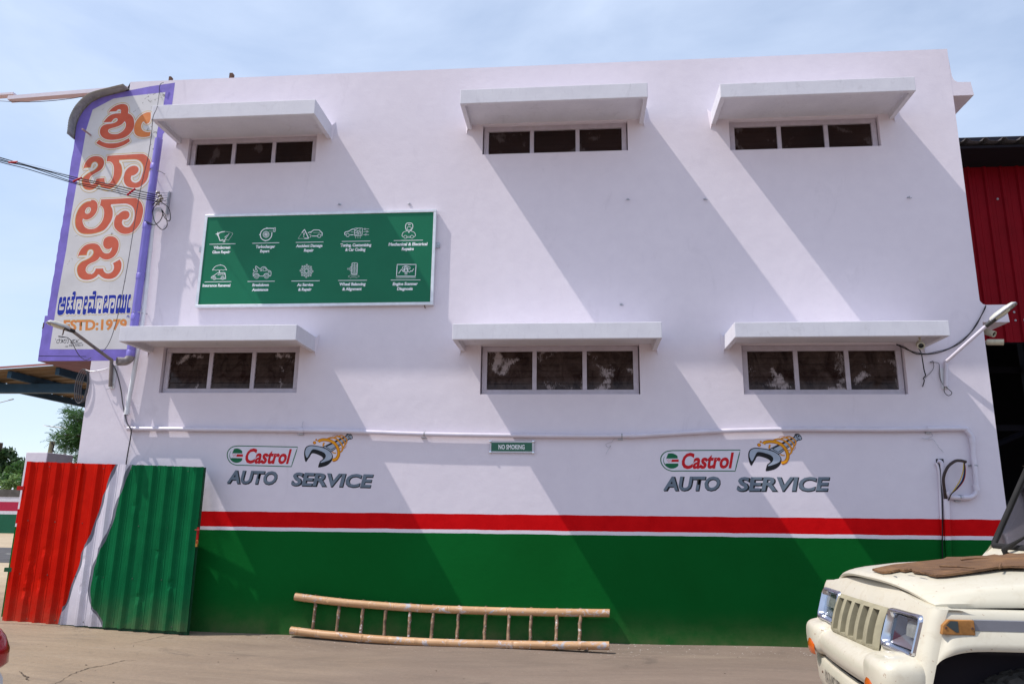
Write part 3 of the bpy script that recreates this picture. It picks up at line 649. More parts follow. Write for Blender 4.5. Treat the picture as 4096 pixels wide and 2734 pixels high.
# painted workshop logos
LW = wall_xy((860, 1680), .298); WR = wall_xy((1200, 1720), .10204)
ctrl_l = [LW(p) for p in ((300,343),(1110,358),(1025,620),(230,590),(155,836),(2085,893),(1790,172),(1390,630))]
RWf = wall_xy((2600, 1700), .32354)
ctrl_r = [RWf(p) for p in ((262,308),(1127,305),(1068,562),(195,556),(165,803),(2185,803),(1805,110),(1440,560))]
A_ = np.array([[p[0], p[2], 1] for p in (on_y(*q) for q in ctrl_l)]); B_ = np.array([[p[0], p[2]] for p in (on_y(*q) for q in ctrl_r)])
AFF = np.linalg.lstsq(A_, B_, rcond=None)[0]
def logo(second):
    def to_wall(p):
        q = on_y(*p)
        if second:
            r = np.array([q[0], q[2], 1])@AFF; q = np.array([r[0], 0, r[1]])
        return q
    a = lambda p: to_wall(LW(p)); w = lambda p: to_wall(WR(p))
    base = MB()
    rr = crv([(310,343,1),(1110,358,1),(1025,620,1),(350,601,1),(275,598),(205,562),(167,490),(175,415),(232,358)], 4)
    poly(base, rr, a, .0030)
    lp = base.build('painted_logo', M['logo_white'], bld)
    lp['label'] = 'painted oil brand badge with a spanner and coil spring, ' + ('nearer the right end' if second else 'nearer the corrugated gate')
    m = MB(); ribbon(m, rr, 12, a, True, .0042); m.build('badge_outline', M['logo_green'], lp)
    m = MB(); pts = [(290+97*math.cos(t), 473+97*math.sin(t)) for t in np.linspace(R(38), R(322), 30)]
    poly(m, pts, a, .0042); m.build('badge_disc', M['logo_green'], lp)
    m = MB(); poly(m, [(214,442),(378,444),(376,507),(212,503)], a, .0054); ribbon(m, crv([(246,378),(222,430),(212,470),(222,506)], 5, False), 24, a, dy=.0056)
    m.build('badge_band', M['logo_white'], lp)
    m = MB(); poly(m, [(292,454),(376,455),(374,488),(290,487)], a, .0068)
    for q in range(9):
        disc(m, (238+q % 3*18+(q//3)*7, 455+q//3*14), 5, a, .0068, 6)
    m.build('badge_bar', M['logo_red'], lp)
    lettering('lettering', 'Castrol', (388, 568), (985, 577), (46, -182), a, M['logo_red'], lp, dy=.0062, bold=.035)
    for s_, bl, br in (('AUTO', (158, 834), (812, 851)), ('SERVICE', (1015, 864), (2085, 892))):
        lettering('lettering_shadow', s_, bl, br, (42, -160), a, M['ink'], lp, dy=.0036, bold=.050, shift=(8, 9))
        lettering('lettering', s_, bl, br, (42, -160), a, M['logo_grey'], lp, dy=.0060, bold=.028)
    m = MB()
    blk = crv([(160,900),(180,760),(240,650),(350,590),(500,580),(700,610),(900,655),(1080,730),(1220,850),(1285,980),(1290,1080),(1255,1180),(1190,1270),(1080,1360),(950,1415),(740,1455),(710,1420,1),(740,1320),(785,1210),(850,1160),(905,1110,1),(900,1085),(840,1020),(700,950),(560,905),(480,905),(430,950),(390,1030),(330,1110),(260,1220),(225,1235),(195,1180),(170,1060)], 4)
    me = fill_mesh([[np.array(w(p))-DYS*np.array([0, .0044, 0]) for p in blk]], 'spanner_shadow'); link_mesh('spanner_shadow', me, M['ink'], lp)
    gry = crv([(205,870),(230,740),(300,650),(420,615),(560,620),(750,650),(950,710),(1100,780),(1220,890),(1258,1000),(1235,1090),(1150,1160),(1020,1210),(900,1250),(815,1265),(805,1245),(860,1200),(950,1130),(1000,1060),(1010,970),(960,890),(860,830),(700,770),(560,738),(490,748),(440,800),(390,890),(330,1000),(290,1060),(250,1055),(220,970)], 4)
    me = fill_mesh([[np.array(w(p))-DYS*np.array([0, .0058, 0]) for p in gry]], 'spanner_head'); link_mesh('spanner_head', me, M['logo_steel'], lp)
    m = MB(); poly(m, [(880,648),(1800,205),(1840,115),(1900,100),(1975,110),(2045,190),(2072,280),(2060,325),(2000,355),(1925,362),(1870,405),(1222,852)], w, .0030); m.build('shaft_shadow', M['ink'], lp)
    m = MB(); poly(m, [(925,662),(1830,235),(1860,165),(1965,140),(2045,240),(2040,310),(1985,335),(1900,320),(1855,385),(1212,820)], w, .0038); m.build('spanner_shaft', M['logo_steel'], lp)
    m = MB()
    for p0, p1, ww in (((1020,640),(1780,270),34), ((1205,765),(1840,372),26), ((1020,640),(1205,765),22), ((1120,600),(1330,760),0.1)): ribbon(m, [p0, p1], ww, w, dy=.0046)
    ribbon(m, crv([(1890,135),(1880,200),(1930,280),(2000,330)], 4, False), 26, w, dy=.0047); disc(m, (1955,195), 32, w, .0048, 10)
    m.build('shaft_lines', M['ink'], lp)
    coils = [([(950,480),(900,620)], 62), ([(1265,840),(1330,885),(1420,890)], 46), ([(1540,705),(1630,712)], 40),
             ([(1520,220),(1640,205),(1750,270),(1835,370),(1832,470),(1780,560)], 46), ([(1350,265),(1480,235),(1600,290),(1720,410),(1765,520),(1740,620),(1690,690)], 54),
             ([(1080,330),(1250,285),(1400,320),(1540,430),(1640,570),(1675,700),(1640,800),(1560,865)], 64), ([(725,455),(780,395),(950,365),(1150,395),(1320,480),(1430,600),(1500,760),(1520,920),(1470,1060),(1380,1140),(1270,1165)], 122)]
    m = MB()
    for k, (c_, ww) in enumerate(coils): ribbon(m, crv(c_, 5, False), ww, w, dy=.0064+k*.0006)
    disc(m, (570,485), 66, w, .0064); disc(m, (640,375), 40, w, .0064)
    for s_ in ([(1280,225),(1370,180),(1500,182)], [(1320,1235),(1470,1160),(1570,990)], [(1720,725),(1790,660),(1818,580)]): ribbon(m, crv(s_, 4, False), 14, w, dy=.0064)
    m.build('coil_spring_edge', M['logo_brown'], lp)
    m = MB()
    for k, (c_, ww) in enumerate(coils): ribbon(m, crv(c_, 5, False), ww*.68, w, dy=.0067+k*.0006)
    disc(m, (575,480), 46, w, .0068); disc(m, (642,372), 26, w, .0068)
    m.build('coil_spring', M['logo_amber'], lp)
logo(False); logo(True)

# ================================================================== THINGS ON THE WALL
# green services board
BY = -.060
bc = [on_y(827, 860, BY), on_y(1750, 835, BY), on_y(1727.5, 1221.7, BY), on_y(774, 1226, BY)]
bx0, bx1 = (bc[0][0]+bc[3][0])/2, (bc[1][0]+bc[2][0])/2; bz1, bz0 = (bc[0][2]+bc[1][2])/2, (bc[2][2]+bc[3][2])/2
brd = thing('service_board', 'long green board with white service icons and captions in an aluminium frame', 'signboard', ((bx0+bx1)/2, 0, bz0))
m = MB(); m.box(bx0+.03, bx1-.03, BY+.006, -.012, bz0+.03, bz1-.03); m.build('board_panel', M['board'], brd)
m = MB(); f_ = .036
for q in ((bx0, bx1, bz1-f_, bz1), (bx0, bx1, bz0, bz0+f_)): m.box(q[0], q[1], BY-.004, -.008, q[2], q[3])
for q in ((bx0, bx0+f_), (bx1-f_, bx1)): m.box(q[0], q[1], BY-.003, -.008, bz0+f_, bz1-f_)
m.build('board_frame', M['alu'], brd, bevel=.003)
for x, z in ((bx0-.022, on_y(800, 1000)[2]), (bx1+.022, on_y(1750, 982)[2])):
    m = MB(); m.box(x-.028, x+.028, -.022, -.012, z-.035, z+.035); m.revolve([(0, .0), (0, .010), (.008, .008), (.010, 0)], (x+.008, -.022, z-.005), (0, -1, 0), 8); m.build('fixing_bracket', M['galv'], brd)
m = MB(); p = on_y(1695, 1228, BY); m.tube([(p[0], -.03, bz0+.01), (p[0]+.01, -.035, bz0-.03), (p[0]+.02, -.05, bz0-.035)], .006, 6); m.build('fixing_hook', M['rust'], brd)
BF = BY+.0055
f7 = wall_xy((820, 870), .20434); f8 = wall_xy((1300, 860), .20408)
def T7(p): return on_y(*f7(p), BF)
def T8(p): return on_y(*f8(p), BF)
for s_, a, b, T in (('Windscreen', (163,613), (493,607), T7), ('Glass Repair', (140,701), (492,695), T7), ('Turbocharger', (992,597), (1370,590), T7), ('Expert', (1077,682), (1258,679), T7),
      ('Accident Damage', (1780,580), (2298,572), T7), ('Repair', (1934,666), (2125,663), T7), ('Insurance Renewal', (-49,1353), (493,1350), T7), ('Breakdown', (925,1343), (1248,1340), T7), ('Assistance', (918,1437), (1236,1432), T7),
      ('Ac Service', (1800,1340), (2118,1336), T7), ('& Repair', (1822,1432), (2083,1428), T7)):
    lettering('caption', s_, a, b, (8, -51), T, M['board_white'], brd, dy=.004, bold=.05)
for s_, a, b in (('Tuning, Customizing', (297,617), (905,610)), ('& Car Coding', (395,705), (790,700)), ('Mechanical & Electrical', (1245,600), (2005,592)), ('Repairs', (1502,690), (1738,687)),
      ('Wheel Balancing', (277,1380), (793,1376)), ('& Alignment', (337,1475), (715,1470)), ('Engine Scanner', (1326,1375), (1815,1370)), ('Diagnosis', (1410,1470), (1718,1467))):
    lettering('caption', s_, a, b, (8, -54), T8, M['board_white'], brd, dy=.004, bold=.05)
for a, b, T in (((85,523),(597,512),T7), ((925,504),(1453,492),T7), ((1777,487),(2318,476),T7), ((-7,1260),(515,1252),T7), ((833,1250),(1367,1244),T7), ((1693,1242),(2245,1236),T7),
      ((330,518),(886,509),T8), ((1347,501),(1920,492),T8), ((258,1281),(824,1277),T8), ((1290,1273),(1870,1270),T8)):
    m = MB(); ribbon(m, [a, b], 11, T, dy=.004); m.build('rule_line', M['board_white'], brd)
class Icon:
    def __init__(s, T): s.m = MB(); s.T = T; s.k = 0
    def ln(s, pts, w=10, closed=False, sm=True):
        s.k += 1; ribbon(s.m, crv(pts, 4, closed) if sm and len(pts) > 2 else pts, w, s.T, closed, dy=.004+s.k*.00006)
    def dots(s, a, b, n, r=4.5):
        for q in range(n):
            t = q/(n-1); disc(s.m, (a[0]+(b[0]-a[0])*t, a[1]+(b[1]-a[1])*t), r, s.T, .0045, 6)
    def ring(s, c, r, w=9): s.ln([(c[0]+r*math.cos(q), c[1]+r*math.sin(q)) for q in np.linspace(0, 2*math.pi, 18, endpoint=False)], w, True, False)
    def done(s, name): s.m.build(name, M['board_white'], brd)
i = Icon(T7); i.ln([(395,275,1),(330,282),(265,305,1)], 17); i.ln([(258,340),(293,450)], 17); i.ln([(293,450,1),(325,445),(355,430,1)], 15); i.ln([(372,462),(475,310)], 9); i.ln([(385,388),(440,340)], 9); i.ring((372,463), 20, 9)
poly(i.m, [(250,275,1),(262,312),(290,322),(262,334),(248,372),(236,334),(200,322),(238,312)], T7, .005); i.dots((410,275),(500,290), 9); i.dots((500,290),(545,310), 5); i.dots((545,320),(465,440), 13); i.dots((455,442),(405,432), 5); i.done('windscreen_icon')
i = Icon(T7); i.ln([(1350,213,1),(1240,212),(1160,225),(1100,280),(1085,350),(1110,415),(1180,450),(1250,430),(1300,370),(1310,290,1)], 17); i.ring((1195,330), 60, 9); i.ring((1195,330), 12, 6)
for q in range(12): t = q*math.pi/6; i.ln([(1195+14*math.cos(t), 330+14*math.sin(t)), (1195+56*math.cos(t+.3), 330+56*math.sin(t+.3))], 7, False, False)
i.ln([(1355,198,1),(1382,198,1),(1372,278,1),(1345,278,1)], 9, True); i.dots((1260,268),(1335,268), 8); disc(i.m, (1213,205), 12, T7, .0045); disc(i.m, (1072,335), 11, T7, .0045); disc(i.m, (1182,455), 11, T7, .0045); i.done('turbocharger_icon')
i = Icon(T7); i.ln([(1895,300,1),(1948,232,1),(2030,408,1),(1945,408,1)], 17); i.dots((1885,318),(1825,405), 8); i.dots((1825,412),(1935,410), 10); i.ln([(1942,295),(1935,350)], 15); disc(i.m, (1933,372), 9, T7, .0045)
i.ln([(2015,302,1),(2060,280,1),(2070,298,1),(2085,275,1),(2130,242,1),(2235,245,1),(2295,300,1),(2290,360,1)], 15); i.ring((2237,360), 32, 9); i.ln([(2092,362),(2200,362)], 14); i.ln([(2040,330),(2072,345),(2070,375),(2050,390)], 9); i.dots((2120,297),(2255,297), 11); i.done('accident_icon')
i = Icon(T7); i.ln([(145,1030,1),(200,960),(298,930),(380,955),(425,1030,1)], 10); i.ln([(145,1030,1),(190,1022),(215,1035,1),(250,1022),(285,1032,1),(325,1020),(355,1032,1),(390,1018),(425,1030,1)], 8); i.ln([(285,1030),(280,1075)], 16)
i.ln([(125,1195,1),(130,1160),(190,1125),(250,1080,1),(390,1078,1),(402,1140),(405,1195,1),(380,1198,1)], 11); i.ln([(220,1198),(315,1198)], 11)
for c_ in ((182,1182), (345,1180)): i.ring(c_, 32, 9); i.ring(c_, 14, 7)
i.ln([(245,1125,1),(280,1095,1),(318,1093,1),(314,1122,1)], 7, True); i.ln([(335,1093,1),(380,1093,1),(384,1116,1),(334,1116,1)], 7, True); disc(i.m, (298,925), 9, T7, .0045); i.done('insurance_icon')
i = Icon(T7); i.ln([(945,1140,1),(945,1085),(990,1060,1),(1030,1055,1),(1000,985,1),(975,1040),(950,1040),(950,1005,1)], 9); i.ln([(985,990,1),(998,945,1),(1080,1010,1),(1125,968),(1180,970),(1225,1030,1),(1285,1050),(1293,1110),(1280,1145,1),(1255,1145,1)], 10); i.ln([(1065,1145),(1145,1145)], 10)
for c_ in ((1007,1148), (1203,1146)): i.ring(c_, 44, 7); i.ring(c_, 20, 7); i.ln([(c_[0]-62, c_[1]+5), (c_[0]-40, c_[1]-40), (c_[0]+5, c_[1]-55), (c_[0]+45, c_[1]-35), (c_[0]+60, c_[1])], 8)
i.ln([(1080,1042,1),(1115,1005,1),(1112,1045,1)], 7, True); i.ln([(1140,990,1),(1180,988,1),(1205,1045,1),(1135,1045,1)], 7, True); i.ring((1250,1065), 14, 6); i.done('tow_truck_icon')
i = Icon(T7)
for q in range(8):
    t = q*math.pi/4+.05; d_ = np.array([math.cos(t), math.sin(t)]); n_ = np.array([-d_[1], d_[0]]); o_ = np.array([1988, 1045]); 
    for sg in (1, -1): i.ln([o_+d_*26+n_*8*sg, o_+d_*72+n_*10*sg], 8, False, False); i.ln([o_+d_*72+n_*10*sg, o_+d_*96+n_*38*sg, o_+d_*112+n_*34*sg], 8, False, False)
    i.ln([o_+d_*100+n_*14, o_+d_*130+n_*10, o_+d_*130-n_*10, o_+d_*100-n_*14], 8, False, False); i.ln([o_+d_*80, o_+d_*116], 7, False, False)
i.done('snowflake_icon')
i = Icon(T8); i.ln([(395,395,1),(390,340),(460,320,1),(535,278,1),(570,276,1)], 15); i.ring((445,392), 32, 9); i.ln([(495,388),(558,388)], 16); i.ln([(585,258,1),(735,258,1),(725,402,1),(575,402,1)], 10, True); i.dots((512,333),(560,333), 6)
for y_, c_ in ((274,782), (324,822), (384,798)): i.ln([(752,y_),(c_-14,y_)], 7); i.ln([(c_+14,y_),(862,y_)], 7); i.ring((c_,y_), 13, 7)
i.ln([(592,320,1),(600,290,1),(640,268,1)], 8); i.ln([(632,318,1),(680,300),(690,268,1)], 8); i.ring((632,320), 13, 7); i.ring((692,328), 13, 7); i.ring((658,370), 13, 7); i.ln([(580,352,1),(640,350),(680,330,1)], 8); i.ln([(585,385,1),(630,382),(650,372,1)], 8); i.ln([(695,340,1),(705,395,1)], 8)
for x_ in (600, 645, 690): i.dots((x_, 415), (x_, 452), 5)
i.done('tuning_icon')
i = Icon(T8); i.ln([(1652,155),(1710,170),(1722,235),(1690,295),(1643,322),(1595,290),(1578,235),(1595,170)], 12, True); i.ln([(1610,245,1),(1650,228),(1695,245,1),(1685,280),(1648,298),(1615,280)], 8, True); i.ln([(1635,182,1),(1675,182,1),(1672,196,1),(1633,196,1)], 7, True)
i.ln([(1600,312,1),(1535,340),(1508,400),(1535,430,1)], 9); i.ln([(1690,312,1),(1755,345),(1772,400),(1745,430,1)], 9); i.ln([(1633,325,1),(1643,350,1),(1655,325,1)], 7); i.ln([(1605,420),(1675,420)], 6); i.ln([(1605,440),(1675,440)], 6)
for c_ in ((1575,428), (1705,426)): i.ring(c_, 30, 7)
i.done('mechanic_icon')
i = Icon(T8); i.ln([(530,945,1),(560,937),(610,937),(638,948,1),(628,1150,1),(600,1163),(545,1163),(514,1150,1)], 10, True); i.ln([(583,945),(572,1160)], 9)
for q in range(8): y_ = 965+q*25; i.ln([(535-q*1.5, y_),(568-q, y_+20)], 7); i.ln([(630-q*1.2, y_),(596-q, y_+20)], 7)
i.dots((440,1045),(495,1042), 7); i.dots((440,1062),(495,1062), 7); i.ln([(515,1010,1),(495,1020,1),(493,1090,1),(512,1095,1)], 7); i.dots((515,1185),(615,1183), 10); i.dots((510,1217),(610,1217), 10)
i.dots((510,1170),(460,1198), 5); i.dots((460,1205),(508,1235), 5); i.dots((618,1170),(668,1195), 5); i.dots((668,1202),(612,1235), 5); i.done('wheel_icon')
i = Icon(T8); i.ln([(1415,968,1),(1785,968,1),(1770,1198,1),(1402,1198,1)], 15, True); i.dots((1395,1218),(1772,1214), 26, 5); i.dots((1398,1238),(1768,1234), 26, 5); i.ln([(1443,1145,1),(1500,1060,1),(1530,1105,1)], 13); i.ln([(1650,1125,1),(1685,1090,1),(1705,1105,1),(1740,1050,1)], 13)
i.ln([(1585,1000,1),(1640,1110,1),(1530,1110,1)], 12, True); i.ring((1540,1035), 24, 10); i.ring((1645,1035), 24, 10); i.ring((1588,1085), 28, 12); i.ln([(1565,1135,1),(1610,1135,1),(1605,1160,1),(1570,1160,1)], 10, True); i.ln([(1550,1005),(1590,995),(1630,1010)], 10); i.done('engine_icon')

# no smoking plate
fn = wall_xy((1900, 1700), .17029); NY = -.024
nT = lambda p: on_y(*fn(p), NY)
nc = nT((862, 510))
ns = thing('no_smoking_plate', 'small green no smoking plate on four steel studs below the pipe', 'sign', (nc[0], 0, nc[2]-.05))
q = [nT(p) for p in ((345,362),(1392,368),(1388,650),(345,640))]
m = MB(); m.hexa([(p[0], NY+.004, p[2]) for p in q], [(p[0], NY, p[2]) for p in q]); m.build('acrylic_sheet', M['acrylic'], ns)
m = MB(); poly(m, [(383,402),(1342,404),(1340,612),(380,606)], nT, .004); m.build('green_print', M['plate_green'], ns)
lettering('lettering', 'NO SMOKING', (552, 557), (1166, 561), (0, -101), nT, M['board_white'], ns, dy=.006, bold=.03)
for p in ((363,375), (1370,380), (360,630), (1370,645)):
    c = nT(p); m = MB(); m.revolve([(0, .009), (.028, .009), (.028, .0145), (.034, .0145), (.037, .010), (.037, 0)], (c[0], 0, c[2]), (0, -1, 0), 12); m.build('stud', M['chrome'], ns, smooth=40)

# long horizontal conduit
def wp_(px, py, y): return np.array(on_y(px, py, y))
PY = -.046
path = [wp_(*p, PY) for p in ((504,1640),(500,1668),(502,1690),(512,1706),(528,1713),(690,1715),(1000,1718),(1345,1723),(1690,1735),(2100,1741),(2500,1742),(2640,1736),(2900,1722),(3200,1716),(3560,1717),(3840,1714),(3866,1722),(3884,1742),(3890,1765),(3894,1830),(3902,1900),(3906,1950),(3902,1972),(3886,1986),(3860,1990),(3820,1988),(3800,1984),(3785,1965))]
cd = thing('wall_conduit', 'long lavender pipe running across the wall under the lower windows and looping down', 'pipe', tuple(path[10]))
m = MB(); m.tube(smooth_path(path, 4), .0265, 12); m.build('pipe_run', M['pvc'], cd, smooth=50)
for (px, py, dx, dy) in ((522,1713,1,0), (1205,1721,1,0), (2530,1741,1,0), (3720,1715,1,0), (3889,1762,0,1), (3905,1950,0,1), (3862,1989,1,0)):
    c = wp_(px, py, PY); m = MB(); ax = (1, 0, -.0) if dx else (0.06, 0, -1)
    m.revolve([(-.035, .0265), (-.035, .0315), (.035, .0315), (.035, .0265)], c, ax, 12); m.build('coupling', M['pvc'], cd, smooth=40)
for (px, py) in ((1208,1722), (1698,1735), (2487,1742), (3722,1715), (3840,1988), (3899,1860)):
    c = wp_(px, py, PY); vert = px == 3899
    m = MB()
    if vert: m.box(c[0]-.05, c[0]+.05, -.012, -.002, c[2]-.010, c[2]+.010); m.revolve([(-.008, .0285), (.008, .0285)], c, (0, 0, 1), 12)
    else:
        m.revolve([(-.008, .0285), (.008, .0285)], c, (1, 0, 0), 12); m.box(c[0]-.045, c[0]+.012, -.03, -.002, c[2]-.045, c[2]-.032)
    m.build('pipe_clip', M['galv'], cd)
for (px, py, pts) in ((1208,1722, ((0,.12),(-.002,.06),(.004,.03),(.012,-.02),(-.02,-.055),(-.06,-.04),(-.055,.02))), (2440,1760, ((.10,.03),(.05,.02),(.02,-.02),(-.02,-.03),(-.05,-.05),(-.02,-.08),(.01,-.06),(-.03,-.12),(-.05,-.16))), (3722,1735, ((0,.03),(.02,-.02),(-.05,-.05),(-.10,-.04),(-.03,-.06),(.03,-.06),(.06,-.13),(.12,-.20))), (1700,1735, ((.0,.05),(.01,.02),(-.005,-.02),(.03,-.05)))):
    c = wp_(px, py, -.03); m = MB(); m.tube(smooth_path([(c[0]+a, -.012-.02*abs(math.sin(k*1.3)), c[2]+b) for k, (a, b) in enumerate(pts)], 4), .0022, 5); m.build('tie_wire', M['galv'], cd)

# upright conduits and loose cables by the right corner, painted with the bands of the wall
uc = thing('upright_conduit', 'pair of pipes by the right corner painted in the wall bands', 'pipe', (11.36, 0, .06))
def up_pipe(px, r, y, bend):
    pts = [wp_(*p, y) for p in px]; pts = [(pts[0][0], y, .06)] + pts
    m = MB(); m.tube(smooth_path(pts, 5) if bend else pts, r, 10); m.build('pipe_run', M['wall'], uc, smooth=50)
up_pipe([(3776,2230),(3763,2040),(3758,1900),(3752,1866),(3744,1850)], .0135, -.018, False)
up_pipe([(3795,2230),(3788,2060),(3785,1995)], .031, -.036, False)
up_pipe2 = [wp_(*p, -.03) for p in ((3776,1955),(3772,1925),(3770,1880),(3765,1850),(3752,1842))]
m = MB(); m.tube(smooth_path(up_pipe2, 4), .022, 10); m.build('bent_pipe', M['pvc'], uc, smooth=50)
m = MB(); m.tube([wp_(3770,2236,-.03), wp_(3768,1990,-.03), wp_(3762,1880,-.03), wp_(3756,1848,-.03)], .006, 6); m.build('thin_cable', M['cable'], uc)
lc = thing('cable_stub', 'thick brown cable looping out of a pipe with its coloured cores hanging free', 'cable', tuple(wp_(3783,1992,-.06)))
m = MB(); m.tube(smooth_path([wp_(*p, y) for p, y in (((3784,2000),-.035),((3778,1960),-.06),((3774,1910),-.08),((3790,1868),-.10),((3818,1844),-.11),((3842,1841),-.10),((3864,1846),-.09))], 6), .0165, 8); m.build('sheath', M['cable_brown'], lc, smooth=60)
for k, (mt, dx) in enumerate((('cable_blue', 0), ('cable_red', 4), ('cable_yellow', -5), ('cable', 2))):
    m = MB(); m.tube(smooth_path([wp_(*p, -.07-.006*k) for p in ((3857+dx*.3,1850),(3857+dx,1885),(3848+dx*1.6,1920),(3826+dx,1952),(3805,1975),(3794,2000))], 5), .0055, 6); m.build('core', M[mt], lc)
c = wp_(3752, 1842, -.004); m = MB(); m.box(c[0]-.02, c[0]+.06, -.006, .01, c[2]-.02, c[2]+.022); m.build('knocked_hole', M['ink'], lc)

# violet rainwater pipe
DX = 1.876
dp = thing('drainpipe', 'violet rainwater downpipe beside the painted name panel with an open elbow', 'pipe', (DX, -.12, 3.3))
m = MB(); m.tube([(DX+.012, -.12, 6.262), (DX, -.12, 5), (DX, -.12, 3.29)], .0495, 16, cap=False); m.build('pipe_run', M['purple_pipe'], dp, smooth=50)
for z in (5.86, 5.03, 4.34, 3.80, 3.33):
    m = MB(); m.revolve([(-.04, .0495), (-.04, .0535), (.03, .0535), (.035, .0495)], (DX, -.12, z), (0, 0, 1), 16); m.build('collar', M['purple_pipe'], dp, smooth=40)
for z in (5.80, 3.86):
    m = MB(); m.tube([(DX-.058, -.004, z), (DX-.055, -.13, z), (DX, -.172, z), (DX+.055, -.13, z), (DX+.075, -.10, z), (DX+.085, -.004, z+.01)], .006, 6); m.build('pipe_bracket', M['galv'], dp)
m = MB(); e = smooth_path([(DX, -.12, 3.32), (DX-.003, -.124, 3.265), (DX-.04, -.15, 3.222), (DX-.105, -.215, 3.210)], 5)
m.tube(e, .0525, 16, cap=False); m.tube(e[::-1], .048, 16, cap=False); m.build('elbow', plain('grey_pvc_elbow', (0.30, 0.27, 0.27), .5, var=.3, vs=20), dp, smooth=60)
# service conduit down the left end
sc_ = thing('service_conduit', 'white gooseneck conduit descending beside the violet drainpipe', 'pipe', tuple(wp_(505, 1640, -.06)))
pth = [wp_(*p, -.065) for p in ((646,843),(633,837),(618,846),(612,868),(610,905),(601,990),(587,1130),(575,1240),(561,1340),(542,1456),(521,1570),(509,1640))]
m = MB(); m.tube(smooth_path(pth, 4), .0275, 12); m.build('pipe_run', M['pvc_white'], sc_, smooth=50)
for px, py in ((611,900), (600,1000), (576,1228), (508,1648)):
    m = MB(); m.revolve([(-.03, .0275), (-.03, .032), (.03, .032), (.03, .0275)], wp_(px, py, -.065), (.02, 0, 1), 12); m.build('coupling', M['pvc_white'], sc_, smooth=40)

# insulator bracket with the service drop
ib = thing('insulator_bracket', 'steel angle with porcelain bobbins holding the overhead wires beside the drainpipe', 'bracket', tuple(wp_(672, 810, -.03)))
a, b = wp_(676, 768, -.02), wp_(668, 856, -.02)
m = MB(); m.box(a[0]-.022, a[0]+.022, -.010, -.003, b[2], a[2]); m.box(a[0]+.015, a[0]+.022, -.05, -.010, b[2], a[2]); m.build('steel_angle', M['galv'], ib)
bob = [(632,771), (640,783), (646,794), (641,806), (634,800), (630,816)]
for k, (px, py) in enumerate(bob):
    c = wp_(px, py, -.16-.012*(k % 3)); m = MB()
    m.revolve([(-.022, .0), (-.022, .019), (-.012, .021), (-.005, .012), (.005, .012), (.012, .021), (.022, .019), (.022, 0)], c, (.8, .3, .2), 12); m.build('bobbin_insulator', M['porcelain'], ib, smooth=40)
    m = MB(); m.tube([(c[0], c[1], c[2]), (a[0]+.01, -.03, a[2]-.02-k*.03)], .0035, 5); m.build('wire_link', M['galv'], ib)
def wire(name, label, pts, r, mat, sub=8, cat='cable', group=None, origin=None):
    m = MB(); m.tube(smooth_path(pts, sub), r, 6)
    return tag(m.build(name, mat, origin=origin if origin is not None else tuple(float(q) for q in pts[0])), label, cat, group)
od = thing('service_cable', 'sagging bundle of black service wires with red ties crossing the painted name panel', 'cable', tuple(wp_(640, 795, -.17)))
def along(px, py, t): return np.array(on_y(px, py, -.17-1.05*(1-t)))
POLE = np.array([-11.5, -2.2, 8.3])
rows = [[(-240,560),(0,630),(150,672),(285,706),(330,716),(440,738),(540,760),(630,781)],
        [(-240,566),(0,637),(150,674),(285,714),(340,726),(440,746),(540,771),(634,790)],
        [(-240,572),(0,642),(120,668),(285,725),(380,744),(480,765),(560,784),(634,798)],
        [(-240,578),(0,648),(110,676),(285,730),(360,748),(450,766),(530,786),(632,806)],
        [(-240,563),(0,633),(150,664),(285,704),(360,725),(440,733),(540,757),(622,771)]]
for k, r_ in enumerate(rows):
    pts = [along(px, py, (px+240)/880) for px, py in r_]
    a_ = pts[0]; far_ = [POLE+np.array([0, 0, -.08*k]), POLE*.66+a_*.34+np.array([0, 0, -.42-.06*k]), POLE*.33+a_*.67+np.array([0, 0, -.40-.03*k])]
    m = MB(); m.tube(smooth_path(far_+pts, 6), .0018 if k == 4 else .0056, 6); m.build('wire', M['galv'] if k == 4 else M['cable'], od)
for (a, b) in (((295,728),(330,712)), ((510,783),(543,756)), ((38,652),(72,649))):
    t = (a[0]+240)/880; p, q = along(*a, t), along(*b, t); p[1] -= .012; q[1] -= .012
    m = MB(); m.tube([p, (p+q)/2+np.array([0, -.004, 0]), q], .012, 6); m.build('red_tie', M['cable_red'], od)
up_ = thing('utility_pole', 'concrete utility pole outside the left edge carrying the service wires', 'pole', (POLE[0], POLE[1], .05))
m = MB(); m.tube([(POLE[0], POLE[1], .05), (POLE[0], POLE[1], 8.7)], [.16, .10], 10); m.build('pole', plain('pole_concrete', (0.30, 0.29, 0.27), .9, var=.2), up_)
m = MB(); m.box(POLE[0]-.05, POLE[0]+.05, POLE[1]-.6, POLE[1]+.6, 8.3, 8.4); m.build('cross_arm', M['galv'], up_)
loops = [[(636,800),(600,830),(580,868),(590,892),(618,899),(642,880),(652,850),(644,838)], [(634,806),(612,838),(612,860),(620,888),(648,918),(668,902),(664,868),(650,842)], [(640,806),(655,815),(675,833),(682,868),(676,884),(660,872),(645,838)], [(630,800),(592,842),(585,880),(610,896)]]
for L in loops:
    m = MB(); m.tube(smooth_path([wp_(px, py, -.15+.02*math.sin(k*1.7)) for k, (px, py) in enumerate(L)], 6), .0052, 6); m.build('wire_loop', M['cable'], od)
wire('hanging_cable', 'thin dark wire hanging down over the painted name panel from the roof corner', [wp_(*p, y) for p, y in (((655,330),-.03),((640,340),-.04),((636,380),-.05),((628,430),-.7),((612,470),-.70),((606,540),-.4),((594,620),-.25),((575,700),-.2),((556,790),-.2),((532,930),-.2),((514,1040),-.2),((492,1160),-.2),((474,1250),-.2),((452,1330),-.22),((436,1370),-.25),((420,1395),-.3),((404,1405),-.36),((388,1402),-.4),((372,1380),-.45))], .0042, M['cable_grey'])
